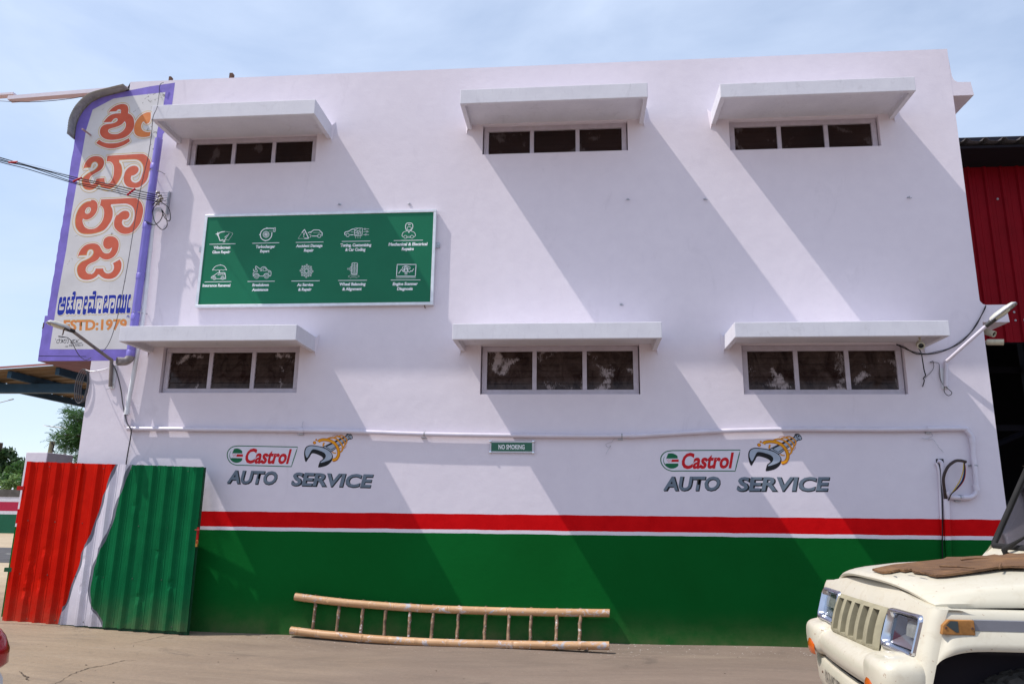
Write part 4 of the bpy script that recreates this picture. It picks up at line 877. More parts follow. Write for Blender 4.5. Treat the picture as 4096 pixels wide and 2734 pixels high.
wire('drop_cable', 'dark cable running down from the pipe elbow to behind the gate', [wp_(*p, y) for p, y in (((440,1445),-.04),((455,1462),-.05),((470,1500),-.05),((484,1560),-.06),((492,1620),-.07),((508,1690),-.09),((524,1716),-.09),((522,1750),-.05),((515,1790),-.03),((504,1860),-.015),((500,1960),-.015))], .0075, M['cable_grey'])

# bracket lamps
def street_bracket(label, base, elbow, xx, tip, head_px, mat_pole, hx, right):
    b0 = wp_(*base, -.045); b1 = wp_(*elbow, -.045); t0 = np.array(on_x(*tip, xx)); h1 = np.array(on_x(*head_px, hx))
    th = thing('bracket_lamp', label, 'lamp', tuple(b0))
    xm = b1[0]
    d = (t0-b1); d /= np.linalg.norm(d)
    m = MB(); m.tube([b0, b1-np.array([0, 0, .03])], .022, 10); m.tube(smooth_path([b1-np.array([0, 0, .035]), b1, b1+d*.06, b1+d*.3, t0], 5), .020, 10); m.build('arm', mat_pole, th, smooth=50)
    m = MB(); m.box(b0[0]-.034, b0[0]+.034, -.020, -.002, b0[2]-.02, b1[2]-.06)
    for z in (b0[2]+.05, b1[2]-.12): m.revolve([(0, .012), (.012, .012), (.012, 0)], (b0[0]+.022, -.02, z), (0, -1, 0), 6)
    m.build('wall_plate', M['pvc_white'], th)
    u = h1-t0; L = np.linalg.norm(u); u /= L
    s = np.cross(u, (0, 0, 1.0)); s /= np.linalg.norm(s); v = np.cross(s, u)
    if v[2] < 0: v = -v
    W_ = .075
    m = MB(); m.tube([t0-u*.03, t0+u*.09], .026, 8); m.build('socket', M['black_gloss'], th)
    # shell: lofted hood, open underneath
    secs = []
    for k, (q, w_, hh) in enumerate(((.12, .036, .030), (.17, .054, .044), (.35, .062, .052), (.7, .064, .050), (.93, .056, .036), (1.0, .036, .016))):
        c = t0+u*L*q; secs.append([c+s*w_*math.cos(a)+v*(hh*max(0, math.sin(a))) for a in np.linspace(0, math.pi, 9)])
    m = MB(); m.grid(secs); m.add(secs[0], [tuple(range(9))]); m.add(secs[-1], [tuple(range(9))]); m.build('lamp_shell', M['lamp_body'], th, smooth=60)
    m = MB(); rim = [sec[0] for sec in secs]+[sec[-1] for sec in secs[::-1]]; m.tube(rim+[rim[0]], .008, 6, cap=False); m.build('lens_rim', M['galv'], th)
    secs = []
    for q, w_, hh in ((.13, .032, .008), (.2, .050, .022), (.5, .058, .028), (.9, .051, .020), (.985, .032, .006)):
        c = t0+u*L*q; secs.append([c+s*w_*math.cos(a)-v*(hh*max(0, math.sin(a))+.003) for a in np.linspace(0, math.pi, 9)])
    m = MB(); m.grid(secs); m.build('lens', M['head_glass'], th, smooth=60)
    secs = []
    for q, w_, hh in ((.13, .032, .022), (.2, .048, .034), (.5, .056, .040), (.9, .050, .028), (.985, .032, .012)):
        c = t0+u*L*q; secs.append([c+s*w_*math.cos(a)+v*(hh*max(0, math.sin(a))-.0) for a in np.linspace(0, math.pi, 9)])
    m = MB(); m.grid(secs); m.build('reflector', M['enamel'], th, smooth=60)
    m = MB(); c = t0+u*L*.42; m.tube(smooth_path([c-u*.06, c, c+u*.07, c+u*.12], 3), [.014, .02, .025, .026, .028, .030, .030, .026, .022, .010], 8); m.build('bulb', M['bulb'], th, smooth=60)
    return th, t0, u, b0
lamp_l, tl, ul, bl_ = street_bracket('wall bracket lamp with a pale head over the bottom of the painted name panel', (441, 1545), (447, 1440), 1.30, (288, 1322), (188, 1288), M['lamp_grey'], 1.12, False)
lamp_r, tr_, ur, br_ = street_bracket('wall bracket lamp on a lavender arm at the right end of the wall', (3785, 1545), (3783, 1448), 11.99, (3952, 1296), (4064, 1212), M['pvc'], 12.22, True)
for (q, z_) in ((.25, -1), (.85, -1)):
    c = tl+ul*.37*q; m = MB(); m.tube([c+np.array([0, 0, -.02]), c+np.array([0, 0, -.075]), c+np.array([.0, -.01, -.09])], .007, 6); m.build('catch', M['rust'], lamp_l)
m = MB(); m.tube(smooth_path([tl+np.array([0, -.05, -.10]), tl+np.array([-.05, -.14, -.10]), tl+np.array([-.02, -.16, -.12]), tl+np.array([.0, -.02, -.11]), tl+np.array([.01, .16, -.26]), tl+np.array([.0, .32, -.30]), tl+np.array([0, .42, -.25])], 6), .0045, 6); m.build('lamp_flex', M['cable_grey'], lamp_l)
m = MB(); m.tube(smooth_path([(bl_[0], -.03, bl_[2]-.01), (bl_[0]-.03, -.04, bl_[2]-.03), (bl_[0]-.06, -.03, bl_[2]-.035)], 4), .004, 5); m.build('wire_tail', M['galv'], lamp_l)
m = MB(); c = br_; m.tube(smooth_path([(c[0], -.03, c[2]-.0), (c[0]+.05, -.05, c[2]-.07), (c[0]+.01, -.05, c[2]-.105), (c[0]-.03, -.05, c[2]-.06), (c[0]-.01, -.03, c[2]+.02)], 5), .004, 5); m.build('wire_tail', M['cable'], lamp_r)
m = MB(); m.tube(smooth_path([(c[0]-.02, -.02, c[2]+.02), (c[0]-.05, -.02, c[2]+.12), (c[0]-.04, -.02, c[2]+.27), (c[0]-.13, -.015, c[2]+.285), tuple(wp_(3732, 1443, -.012))], 5), .0035, 5); m.build('wire_tail', M['cable_grey'], lamp_r)
# coil of grey cable at the left corner
cc = thing('cable_coil', 'coil of grey cable hung at the left corner of the building below the overhang', 'cable', (XL-.02, -.05, 3.05))
for k in range(4):
    m = MB(); c = wp_(338, 1545, .0); P = [(c[0]-.0+.062*(1+.10*k)*math.sin(a)-.008*k, .03-.02*k, c[2]+.19*(1+.05*k)*math.cos(a)) for a in np.linspace(0, 2*math.pi, 20)]
    m.tube(P, .0065, 6); m.build('turn', M['cable_grey'], cc)
m = MB(); m.tube(smooth_path([wp_(*p, -.03) for p in ((343,1478),(365,1484),(400,1480),(440,1470),(452,1462))], 5), .005, 6); m.build('lead', M['galv'], cc)

# bullet cameras
def bullet(label, mount, c, d, r=.038, L=.13, mat='cctv'):
    th = thing('security_camera', label, 'camera', tuple(float(q) for q in mount), 'bullet cameras at the right end')
    c = np.array(c, float); d = np.array(d, float); d /= np.linalg.norm(d)
    m = MB(); m.tube([mount, (np.array(mount)+c)/2+np.array([0, 0, .01]), c], .013, 8); m.revolve([(0, .034), (.008, .034), (.012, .02), (.012, 0)], mount, (c-np.array(mount)), 12); m.build('mount', M['cctv'], th, smooth=50)
    m = MB(); m.revolve([(-L/2, 0), (-L/2, r*.8), (-L/2+.015, r), (L/2, r), (L/2, r*.78), (L/2-.012, r*.7)], c, d, 16); m.build('housing', M[mat], th, smooth=40)
    m = MB(); m.revolve([(L/2-.012, r*.72), (L/2-.010, r*.3), (L/2-.004, r*.25), (L/2-.002, 0)], c, d, 16); m.build('lens', M['black_gloss'], th, smooth=40)
    return th
c0 = np.array(on_y(3681, 1378, -.50)); bullet('brownish bullet camera hanging under the rightmost lower sunshade', (c0[0]+.01, -.48, 3.43), c0, (-.3, -1, -.45))
c1 = np.array(on_y(3956, 1330, .12)); bullet('upper bullet camera on the end wall below the eave slab', (XR+.005, .20, c1[2]+.10), c1, (.5, -.8, -.5))
c2 = np.array(on_y(3980, 1368, .05)); bullet('lower bullet camera on the end wall with a pale sun shield', (XR+.005, .20, c2[2]+.03), c2, (1, -.45, -.12), .036, .17)
m = MB(); m.tube(smooth_path([c0+np.array([-.02, 0, -.04]), wp_(3685, 1412, -.3), wp_(3690, 1440, -.12), wp_(3697, 1482, -.04), wp_(3702, 1500, -.03), wp_(3694, 1512, -.03), wp_(3697, 1522, -.03), wp_(3690, 1545, -.03)], 6), .006, 6)
tag(m.build('dangling_cable', M['cable'], origin=tuple(wp_(3690, 1440, -.12))), 'short black cable dangling below the camera under the sunshade', 'cable')
for k, dz in enumerate((0, .012, -.010)):
    wire('swagged_cable', ('middle black cable swagged from the window corner to the right end wall', 'upper grey cable swagged from the window corner to the right end wall', 'lowest black cable swagged from the window corner to the right end wall')[k], [wp_(*p, -.015-.006*k)+np.array([0, 0, dz*(.4+.6*(i % 2))]) for i, p in enumerate(((3585,1377),(3616,1389),(3640,1402),(3666,1412),(3705,1415),(3750,1408),(3800,1392),(3845,1365),(3880,1332),(3905,1298),(3925,1262),(3940,1232),(3944,1221)))], .0036, (M['cable'], M['cable_grey'], M['cable'])[k], group='cables swagged to the right end wall')
wire('loose_wire', 'thin grey wire drooping from a dark hole in the wall left of the right lamp', [wp_(*p, -.02) for p in ((3732,1443),(3735,1465),(3726,1485),(3708,1502),(3700,1512))], .003, M['cable_grey'])

# small wall hooks left over from an old sign
hk = None
for k, (px, py, lb) in enumerate(((1362, 818, 'left hook above the green board'), (1640, 816, 'right hook above the green board'), (2513, 798, 'hook between the middle and right upper windows, left one'), (2822, 797, 'hook below the left end of the top right sunshade'), (3636, 790, 'hook high on the wall near the right end'), (2487, 1218, 'lone hook just above the middle lower sunshade'))):
    c = wp_(px, py, 0)
    if hk is None:
        m = MB(); m.box(c[0]-.024, c[0]+.010, -.010, -.002, c[2]-.008, c[2]+.008); m.tube(smooth_path([(c[0]-.01, -.012, c[2]), (c[0]-.008, -.035, c[2]+.003), (c[0]-.018, -.04, c[2]-.02), (c[0]+.012, -.035, c[2]-.022), (c[0]+.018, -.02, c[2]-.008)], 4), .0035, 6)
        hk = m.build('wall_hook', M['galv'], origin=tuple(c)); o = hk
    else:
        o = hk.copy(); COL.objects.link(o); o.location = tuple(c)
    tag(o, 'small rusty steel '+lb, 'hook', 'steel hooks left in the wall')
# pipe stub in the name panel
p = wp_(362, 540, -.01); q_ = np.array(on_x(329, 516, p[0]-.0))
m = MB(); m.tube([p, q_], .0125, 8); tag(m.build('pipe_stub', plain('pinkish_stub', (0.42, 0.30, 0.31), .6), origin=tuple(p)), 'short pinkish pipe stub sticking out of the name panel near its top', 'pipe')
# steel stubs on the parapet
for (px, py, h, w_, lb) in ((680, 332, .115, .030, 'short rusty square post on the roof edge above the name panel'), (925, 312, .13, .045, 'rusty steel post on the roof edge above the top left sunshade')):
    c = on_y(px, py, .10); m = MB(); m.box(c[0]-w_/2, c[0]+w_/2, .08, .14, ROOF-.002, ROOF+h); m.box(c[0]-w_/2-.012, c[0]+w_/2+.012, .06, .16, ROOF+.001, ROOF+.012)
    tag(m.build('rusty_post', M['rust'], origin=(c[0], .1, ROOF)), lb, 'post')

# bent corrugated sheet along the curved corner
fc = thing('corner_flashing', 'bent grey corrugated sheet over the curved top corner of the name panel', 'roof sheet', (float(fin_top[3][0]), 0, float(fin_top[3][2])))
cp = smooth_path([np.array([p[0], 0, p[2]]) for p in fin_top[:8]], 14)
rows = []
for k, p in enumerate(cp):
    a, b = cp[max(k-1, 0)], cp[min(k+1, len(cp)-1)]; t = (b-a)/np.linalg.norm(b-a); n_ = np.array([-t[2], 0, t[0]])
    r_ = .004*math.sin(k*1.9) if k < 82 else 0
    o_ = p+n_*(.014+r_); rows.append([o_+np.array([0, yy, 0])+n_*(.006*math.cos(yy*22)) for yy in np.linspace(-.155, .05, 6)])
m = MB(); m.grid(rows); fs = m.build('corrugated_sheet', plain('weathered_grey_sheet', (0.36, 0.365, 0.345), .6, .1, var=.25, vs=14), fc, smooth=70)
fs.modifiers.new('thick', 'SOLIDIFY').thickness = .003
# roof beams sailing off to the left
for (pts, hh, lb, y_) in (([(30, 390), (560, 347)], .060, 'long pale pink boxed beam projecting left beyond the roof corner', .42), ([(-160, 388), (52, 372)], .032, 'second pale boxed beam lapped over the first at the far left', .55)):
    a, b = np.array(on_y(*pts[0], y_)), np.array(on_y(*pts[1], y_)); m = MB()
    m.hexa([a+np.array([0, 0, -hh/2]), b+np.array([0, 0, -hh/2]), b+np.array([0, .10, -hh/2]), a+np.array([0, .10, -hh/2])], [a+np.array([0, 0, hh/2]), b+np.array([0, 0, hh/2]), b+np.array([0, .10, hh/2]), a+np.array([0, .10, hh/2])])
    tag(m.build('roof_beam', M['plaster'], origin=tuple(a)), lb, 'beam')
wire('slack_wire', 'thin slack wire hanging below the roof beam at the far left', [np.array(on_y(*p, .45)) for p in ((-120,396),(0,404),(110,408),(210,403),(300,392),(370,378),(520,355))], .005, M['cable_grey'])

# ================================================================== LEFT: AWNING, GATE, PILLAR
tan = plain('tan_sheet_underside', (0.20, 0.135, 0.075), .6, var=.15, vs=5)
red_top = plain('faded_red_sheet', (0.42, 0.17, 0.15), .55, var=.2, vs=5)
steel_blue = plain('steel_blue_paint', (0.030, 0.075, 0.125), .5, var=.15)
aw = thing('sheet_awning', 'corrugated sheet awning on blue steel beams projecting left of the building', 'awning', (XL-.1, .6, 3.3))
AX0, AX1, AY0, AY1 = -1.12, XL-.002, .60, 8.5
def az(x): return 3.30+.062*(x-.05)
per = .25; prof = []
y = AY0
while y < AY1:
    prof += [(y, 0), (y+per*.58, 0), (y+per*.68, .032), (y+per*.90, .032)]; y += per
m = MB(); m.grid([[(x, yy, az(x)+h) for yy, h in prof] for x in (AX0, AX1)])
for k, name in ((0, 'sheet'),):
    o = m.build('roof_sheet', [tan], aw)
# the top side is faded red: a second skin a few millimetres above
m = MB(); m.grid([[(x, yy, az(x)+h+.004) for yy, h in prof] for x in (AX0-.004, AX1)]); m.build('roof_sheet_top', red_top, aw)
m = MB(); m.hexa([(AX0-.01, AY0-.006, az(AX0)+.012), (.90, AY0-.006, az(.90)+.012), (.90, AY0-.001, az(.90)+.012), (AX0-.01, AY0-.001, az(AX0)+.012)], [(AX0-.01, AY0-.006, az(AX0)+.04), (.93, AY0-.006, az(.93)+.04), (.93, AY0-.001, az(.93)+.04), (AX0-.01, AY0-.001, az(AX0)+.04)]); m.build('front_flashing', red_top, aw)
for x, h, w_ in ((.32, .10, .06), (-.38, .10, .06), (-1.07, .10, .05)):
    m = MB(); z = az(x)-.004; m.box(x-w_/2, x+w_/2, AY0+.10, AY1-.1, z-h, z-.003); m.build('purlin', steel_blue, aw)
m = MB(); m.box(-1.0, .29, 1.15, 1.27, az(-.38)-.235, az(-.38)-.108); m.build('cross_beam', steel_blue, aw)
m = MB(); m.box(-1.0, XL-.004, 5.2, 5.32, az(-.38)-.235, az(-.38)-.108); m.build('cross_beam', steel_blue, aw)

# gate pillar with a pipe post
py_ = .30
pl, pr_ = on_y(105, 1808, py_), on_y(190, 1808, py_)
pz = .5*(pl[2]+pr_[2])
PX0, PX1 = pl[0], pr_[0]
pil = thing('gate_pillar', 'square lavender gate pillar with red, white and green bands behind the corrugated gate', 'pillar', ((PX0+PX1)/2, py_+.2, .06))
m = MB(); m.box(PX0, PX1, py_, py_+.50, 0, pz); m.build('pillar_shaft', M['wall'], pil, bevel=.006)
m = MB(); m.box(PX1+.001, PX1+.008, py_+.008, py_+.495, 0, pz-.004); m.build('side_shade', plain('side_shade_grey', (0.23, 0.225, 0.25), .85, var=.12, bump=.3), pil)  # thin grey plate: the pillar's right side has its shade put into the colour
m = MB(); c = on_y(200, 1808, py_+.35); m.tube([(c[0], py_+.35, pz-.01), (c[0]+.012, py_+.35, pz+.17)], .032, 10); tag(m.build('pipe_post', plain('mossy_pipe', (0.20, 0.19, 0.12), .8, var=.35, vs=30), origin=(c[0], py_+.35, pz)), 'short mossy pipe post standing on top of the gate pillar', 'post')
m = MB(); m.tube(smooth_path([(c[0]+.03, py_+.31, pz+.16), (c[0]+.07, py_+.31, pz+.11), (c[0]+.06, py_+.31, pz+.07), (c[0]+.09, py_+.31, pz+.03), (c[0]+.06, py_+.31, pz+.05), (c[0]+.075, py_+.31, pz+.1)], 5), .007, 6)
tag(m.build('wire_bunch', M['cable'], origin=(c[0]+.06, py_+.31, pz+.08)), 'bunch of dark wire tied to the pipe post on the pillar', 'wire')
m = MB(); m.box(PX1+.0, XL+.0, py_+.14, py_+.34, 0, 1.86); tag(m.build('link_wall', M['wall'], origin=(PX1, py_+.2, 0)), 'short wall linking the gate pillar to the building, hidden behind the gate', 'wall')

GA = np.array([.655, -.035]); GB_ = np.array([3.088, -.300])
gdir = (GB_-GA)/np.linalg.norm(GB_-GA); gn = np.array([gdir[1], -gdir[0]]); GW = np.linalg.norm(GB_-GA)
ZG0, ZG1 = .118, 1.985
def gpt(u, v, d=0.0):
    """gate sheet: u along, v up, d towards the yard; the leaf hangs a little low at its free end"""
    p = GA+gdir*u+gn*d; drop = -.018*u/GW-(.046*u/GW if v > 1 else 0)
    return (p[0], p[1], v+drop)
def uv_of(px, py):
    n_ = np.array([gn[0], gn[1], 0]); o_ = np.array([GA[0], GA[1], 0]); d = sight(px, py)
    t = np.dot(o_-CAM, n_)/np.dot(d, n_); p = CAM+d*t; return (np.dot(p[:2]-GA, gdir), p[2])
zf = lambda q: (q[0]*.62762, 1750+q[1]*.62762)
RB = [(738,168),(715,230),(690,300),(665,350),(650,420),(610,530),(575,640),(545,690),(525,735),(515,790),(490,860),(455,950),(430,1040),(400,1095),(376,1170)]
GBd = [(843,168),(820,230),(795,320),(765,380),(750,430),(735,500),(700,590),(665,680),(640,750),(612,810),(598,880),(584,950),(586,1010),(600,1060),(630,1110),(660,1160),(674,1200)]
def gate_mat():
    t = NT('gate_tricolour_paint'); t.set(Roughness=.45)
    t.b.inputs['Specular IOR Level'].default_value = .05
    uvn = t.n.new('ShaderNodeUVMap'); sx = t.n.new('ShaderNodeSeparateXYZ'); t.l.new(uvn.outputs[0], sx.inputs[0])
    u, v = sx.outputs[0], sx.outputs[1]
    def curve(pts):
        n = t.n.new('ShaderNodeFloatCurve'); c = n.mapping.curves[0]
        Q = sorted([(max(0, min(1, z/2.1)), max(0, min(1, uu/GW))) for uu, z in (uv_of(*zf(p)) for p in pts)])
        for k, q in enumerate(Q):
            if k < 2: c.points[0 if k == 0 else 1].location = q if k == 0 else c.points[1].location
        c.points[0].location = Q[0]; c.points[-1].location = Q[-1]
        for q in Q[1:-1]: c.points.new(*q)
        n.mapping.update(); t.l.new(t.math('DIVIDE', v, 2.1), n.inputs['Value']); return t.math('MULTIPLY', n.outputs[0], GW)
    cr_, cg_ = curve(RB), curve(GBd)
    wob = t.math('MULTIPLY', t.math('SUBTRACT', t.noise(9, 3), .5), .012)
    uu = t.math('ADD', u, wob)
    fine = t.noise(4, 6, .6)
    red = t.mix(t.rng(fine, .3, .7), (0.45, 0.005, 0.001), (0.56, 0.010, 0.002)); gre = t.mix(t.rng(fine, .3, .7), (0.002, 0.100, 0.034), (0.004, 0.130, 0.044)); whi = t.mix(t.rng(fine, .3, .7), (0.60, 0.56, 0.64), (0.70, 0.66, 0.73))
    gry = (0.16, 0.165, 0.20)
    c = t.mix(t.math('GREATER_THAN', uu, cr_), red, gry)
    wthick = t.math('ADD', .016, t.math('MULTIPLY', t.noise(3.5, 2), .03))
    c = t.mix(t.math('GREATER_THAN', uu, t.math('ADD', cr_, wthick)), c, whi)
    c = t.mix(t.math('GREATER_THAN', uu, t.math('SUBTRACT', cg_, wthick)), c, gry)
    c = t.mix(t.math('GREATER_THAN', uu, cg_), c, gre)
    low = t.math('MULTIPLY', t.math('POWER', t.rng(v, .1, .6, 1, 0), 1.8), t.rng(t.noise(5, 7, .65), .3, .7, .10, .75))
    c = t.mix(t.math('MULTIPLY', low, .55), c, (0.22, 0.17, 0.10))
    t.col(c); t.bump(t.noise(3, 4), .35, .012); t.bump(t.noise(40, 3), .15, .002); return t.mat
M['gate'] = gate_mat()
gate = thing('corrugated_gate', 'tall corrugated sheet gate painted red, white and green at the left end', 'gate', (GA[0], GA[1], .06))
pitch = .1905; RH = .030
DENTS = [(random.Random(77+k).uniform(.1, 2.4), random.Random(177+k).uniform(.25, 1.0), random.Random(277+k).uniform(-.020, -.008)) for k in range(16)]+[(1.6, 1.5, -.012), (.5, 1.6, -.010), (2.2, .62, -.022), (.25, .45, -.022)]
def dent(u, v): return sum(h*math.exp(-((u-a)/.05)**2-((v-b)/.045)**2) for a, b, h in DENTS)
nsheet = 3; per_sheet = [(0, .83), (.83, 1.66), (1.66, GW)]
for k, (a, b) in enumerate(per_sheet):
    us = []
    u = a
    us = [(a, .0)]
    q = math.ceil((a-.02)/pitch)
    while q*pitch+.05 < b:
        r0 = q*pitch+.030
        if r0 > a:
            us += [(r0, 0), (r0+.028, RH), (r0+.062, RH), (r0+.090, 0), (r0+.125, 0.0), (r0+.130, .004), (r0+.137, .004), (r0+.142, 0)]
        q += 1
    us = [x for x in us if x[0] < b-.002] + [(b+.0, 0)]
    # order and clean
    us = sorted(set(us))
    vsamp = np.linspace(ZG0, ZG1, 44)
    rj = random.Random(k+11)
    rows = [[gpt(u, v+(0.0 if 0 < i < 43 else rj.uniform(-.003, .003)), d+.012+.002*k+.004*math.sin(v*2.4+u*5)+(dent(u, v) if d > .02 else .25*dent(u, v))) for u, d in us] for i, v in enumerate(vsamp)]
    m = MB(); m.grid(rows)
    me = D.meshes.new('sheet'); me.from_pydata(m.v, [], m.f); uvl = me.uv_layers.new(name='UVMap')
    flat = [(u, v) for v in vsamp for u, d in us]
    for lp in me.loops: uvl.data[lp.index].uv = flat[lp.vertex_index]
    o = link_mesh('corrugated_sheet', me, M['gate'], gate); o.modifiers.new('thick', 'SOLIDIFY').thickness = .002
fr = MB()
for u in (.02, GW-.02): fr.add(*(lambda P: (P, [(0, 1, 2, 3), (7, 6, 5, 4), (0, 4, 5, 1), (1, 5, 6, 2), (2, 6, 7, 3), (3, 7, 4, 0)]))([gpt(u-.02, ZG0-.06, .004), gpt(u+.02, ZG0-.06, .004), gpt(u+.02, ZG0-.06, -.036), gpt(u-.02, ZG0-.06, -.036), gpt(u-.02, ZG1-.004, .004), gpt(u+.02, ZG1-.004, .004), gpt(u+.02, ZG1-.004, -.036), gpt(u-.02, ZG1-.004, -.036)]))
for v in (ZG0-.03, 1.0, ZG1-.045): fr.add(*(lambda P: (P, [(0, 1, 2, 3), (7, 6, 5, 4), (0, 4, 5, 1), (1, 5, 6, 2), (2, 6, 7, 3), (3, 7, 4, 0)]))([gpt(.041, v, .003), gpt(GW-.041, v, .003), gpt(GW-.041, v, -.035), gpt(.041, v, -.035), gpt(.041, v+.04, .003), gpt(GW-.041, v+.04, .003), gpt(GW-.041, v+.04, -.035), gpt(.041, v+.04, -.035)]))
fr.build('gate_frame', plain('dark_green_frame', (0.010, 0.060, 0.026), .5, var=.2), gate)
sc = MB()
for v in (.16, .66, 1.28, 1.93):
    for q in range(13):
        u = q*pitch+.155
        if u < GW-.03 and (q+int(v*10)) % 2 == 0:
            p = gpt(u, v, .0145); sc.revolve([(0, .007), (.002, .007), (.003, .005), (.008, .004), (.008, 0)], p, (gn[0], gn[1], 0), 6)
stuff(sc.build('sheet_screws', M['gate'] and plain('screw_paint', (0.10, 0.09, 0.08), .5, var=.5), gate))
hg = plain('red_hinge_paint', (0.36, 0.004, 0.004), .5, var=.15)
for z, mt in ((1.66, hg), (.70, plain('green_hinge_paint', (0.01, 0.07, 0.03), .5))):
    p = gpt(.0, z, .02); m = MB(); m.box(p[0]-.05, p[0]+.045, p[1]-.022, p[1]+.006, p[2]-.022, p[2]+.026); m.build('hinge', mt, gate)
p = gpt(GW, 1.22, .01)
m = MB(); m.box(p[0]-.002, p[0]+.022, p[1]-.012, p[1]+.004, p[2]-.12, p[2]+.08); m.tube([(p[0]-.02, p[1]-.02, p[2]+.05), (p[0]+.035, p[1]-.02, p[2]+.05)], .006, 6); m.build('gate_latch', hg, gate)
m = MB(); m.box(p[0]+.016, p[0]+.041, p[1]-.048, p[1]-.024, p[2]-.135, p[2]-.10); m.tube(smooth_path([(p[0]+.018, p[1]-.036, p[2]-.10), (p[0]+.018, p[1]-.036, p[2]-.075), (p[0]+.028, p[1]-.036, p[2]-.063), (p[0]+.039, p[1]-.036, p[2]-.075), (p[0]+.039, p[1]-.036, p[2]-.10)], 4), .004, 6)
tag(m.build('padlock', plain('brass', (0.38, 0.20, 0.05), .35, .8, var=.2), origin=(p[0]+.03, p[1]-.036, p[2]-.12)), 'small brass padlock hanging from the latch on the right edge of the gate', 'padlock')

# ================================================================== BAMBOO LADDER
def bamboo_mat():
    t = NT('bamboo_with_paint_splashes'); t.set(Roughness=.45)
    a = t.noise(5, 6, .6, t.pos((.4, 3, 3), True)); c = t.mix(t.rng(a, .3, .7), (0.42, 0.225, 0.105), (0.60, 0.37, 0.20))
    s = t.noise(8, 7, .75, t.pos((.9, 1.2, 1.2), True), 1.0)
    big = t.noise(1.5, 2)
    k = t.rng(t.math('ADD', s, t.math('MULTIPLY', t.math('SUBTRACT', big, .5), .25)), .545, .60)
    c = t.mix(t.math('MULTIPLY', k, .85), c, t.mix(t.rng(t.noise(6, 2), .45, .55), (0.62, 0.58, 0.60), (0.40, 0.43, 0.50)))
    d = t.noise(20, 6, .7); c = t.mix(t.rng(d, .62, .75, 0, .7), c, (0.14, 0.065, 0.03)); t.col(c); t.bump(a, .2, .003); return t.mat
M['bamboo'] = bamboo_mat()
def rung_mat():
    t = NT('grubby_stick'); t.set(Roughness=.7)
    a = t.noise(14, 5, .6); c = t.mix(t.rng(a, .35, .65), (0.085, 0.048, 0.028), (0.27, 0.155, 0.085)); s = t.noise(26, 6, .7); t.col(t.mix(t.rng(s, .58, .66), c, (0.55, 0.52, 0.52))); t.bump(a, .3, .004); return t.mat
M['rung'] = rung_mat()
ladder = thing('bamboo_ladder', 'paint-splashed bamboo ladder lying on its side against the green base of the wall', 'ladder', (6.0, -.15, .06))
YT, YB = -.056, (-.085, -.335)
top_px = [(1181,2384),(1280,2397),(1385,2409),(1480,2417),(1600,2426),(1720,2433),(1850,2438),(2050,2444),(2250,2448),(2437,2450)]
bot_px = [(1163,2519),(1275,2533),(1360,2541),(1450,2550),(1560,2558),(1680,2565),(1800,2570),(2000,2575),(2200,2578),(2437,2580)]
def rail(px, y, nodes, name='rail'):
    yy = (lambda a: y) if not isinstance(y, tuple) else (lambda a: y[0]+(y[1]-y[0])*(a-1163)/1274)
    P = smooth_path([np.array(on_y(p[0], p[1], yy(p[0]))) for p in px], 10)
    X = np.array([p[0] for p in P]); rr = []
    nd = [on_y(n_, 2450, yy(n_))[0] for n_ in nodes]
    pts = []
    for p in P: pts.append((p, .0425))
    for n_ in nd:
        z = np.interp(n_, X, [p[2] for p in P]); y_n = np.interp(n_, X, [p[1] for p in P])
        for d, r in ((-.018, .0425), (-.006, .0447), (.0, .0412), (.006, .0440), (.016, .042)): pts.append((np.array([n_+d, y_n, z]), r))
    pts.sort(key=lambda q: q[0][0])
    m = MB(); m.tube([q[0] for q in pts], [q[1] for q in pts], 14); return m.build(name, M['bamboo'], ladder, smooth=60)
sx = lambda q: 1100+q*.596
rail(top_px, YT, [sx(q) for q in (200, 340, 487, 640, 800, 980, 1162, 1356, 1560, 1772, 1995, 2235)])
rail(bot_px, YB, [sx(q) for q in (165, 292, 437, 588, 770, 955, 1162, 1380, 1600, 1825, 2063)])
rt_ = (275,435,593,745,910,1065,1235,1415,1575,1720,1893,2050); rb_ = (250,410,572,728,892,1048,1218,1402,1563,1712,1885,2043)
rj = random.Random(2)
for a, b in zip(rt_, rb_):
    xa = sx(a); xb = sx(b)
    ya = np.interp(xa, [p[0] for p in top_px], [p[1] for p in top_px]); yb = np.interp(xb, [p[0] for p in bot_px], [p[1] for p in bot_px])
    A_, B2 = np.array(on_y(xa, ya, YT)), np.array(on_y(xb, yb, YB[0]+(YB[1]-YB[0])*(xb-1163)/1274)); dv = (B2-A_)/np.linalg.norm(B2-A_)
    A_ = A_-dv*.048; B2 = B2+dv*.046; n_ = 8; P, rr = [], []
    for q in range(n_+1):
        P.append(A_+(B2-A_)*q/n_+np.array([rj.uniform(-.004, .004), 0, 0])); rr.append(.0185*rj.uniform(.88, 1.15))
    m = MB(); m.tube(P, rr, 8); m.build('rung', M['rung'], ladder, smooth=60)

# ================================================================== RIGHT: SHED BEHIND
SY = 3.0
shed = thing('red_shed', 'tall dark open shed with red corrugated cladding behind the right end of the building', 'shed', (14.0, SY, .05))
maroon = plain('maroon_sheet', (0.21, 0.004, 0.010), .5, var=.12, vs=3, spec=.06)
SZ0 = on_y(4000, 1370, SY)[2]; SZ1 = on_y(4000, 660, SY)[2]
x = 12.15
rib0 = on_y(3868, 660, SY)[0]
while x < 20:
    m = MB(); us = [(x, 0)]
    for q in range(4):
        r0 = x+.10+q*.25; us += [(r0-.035, 0), (r0-.016, .03), (r0+.016, .03), (r0+.035, 0), (r0+.10, 0), (r0+.104, .004), (r0+.115, .004), (r0+.119, 0)]
    us += [(x+1.0, 0)]
    m.grid([[(u, SY-.02-d, v) for u, d in us] for v in (SZ0, SZ1)]); m.build('cladding_sheet', maroon, shed); x += 1.0
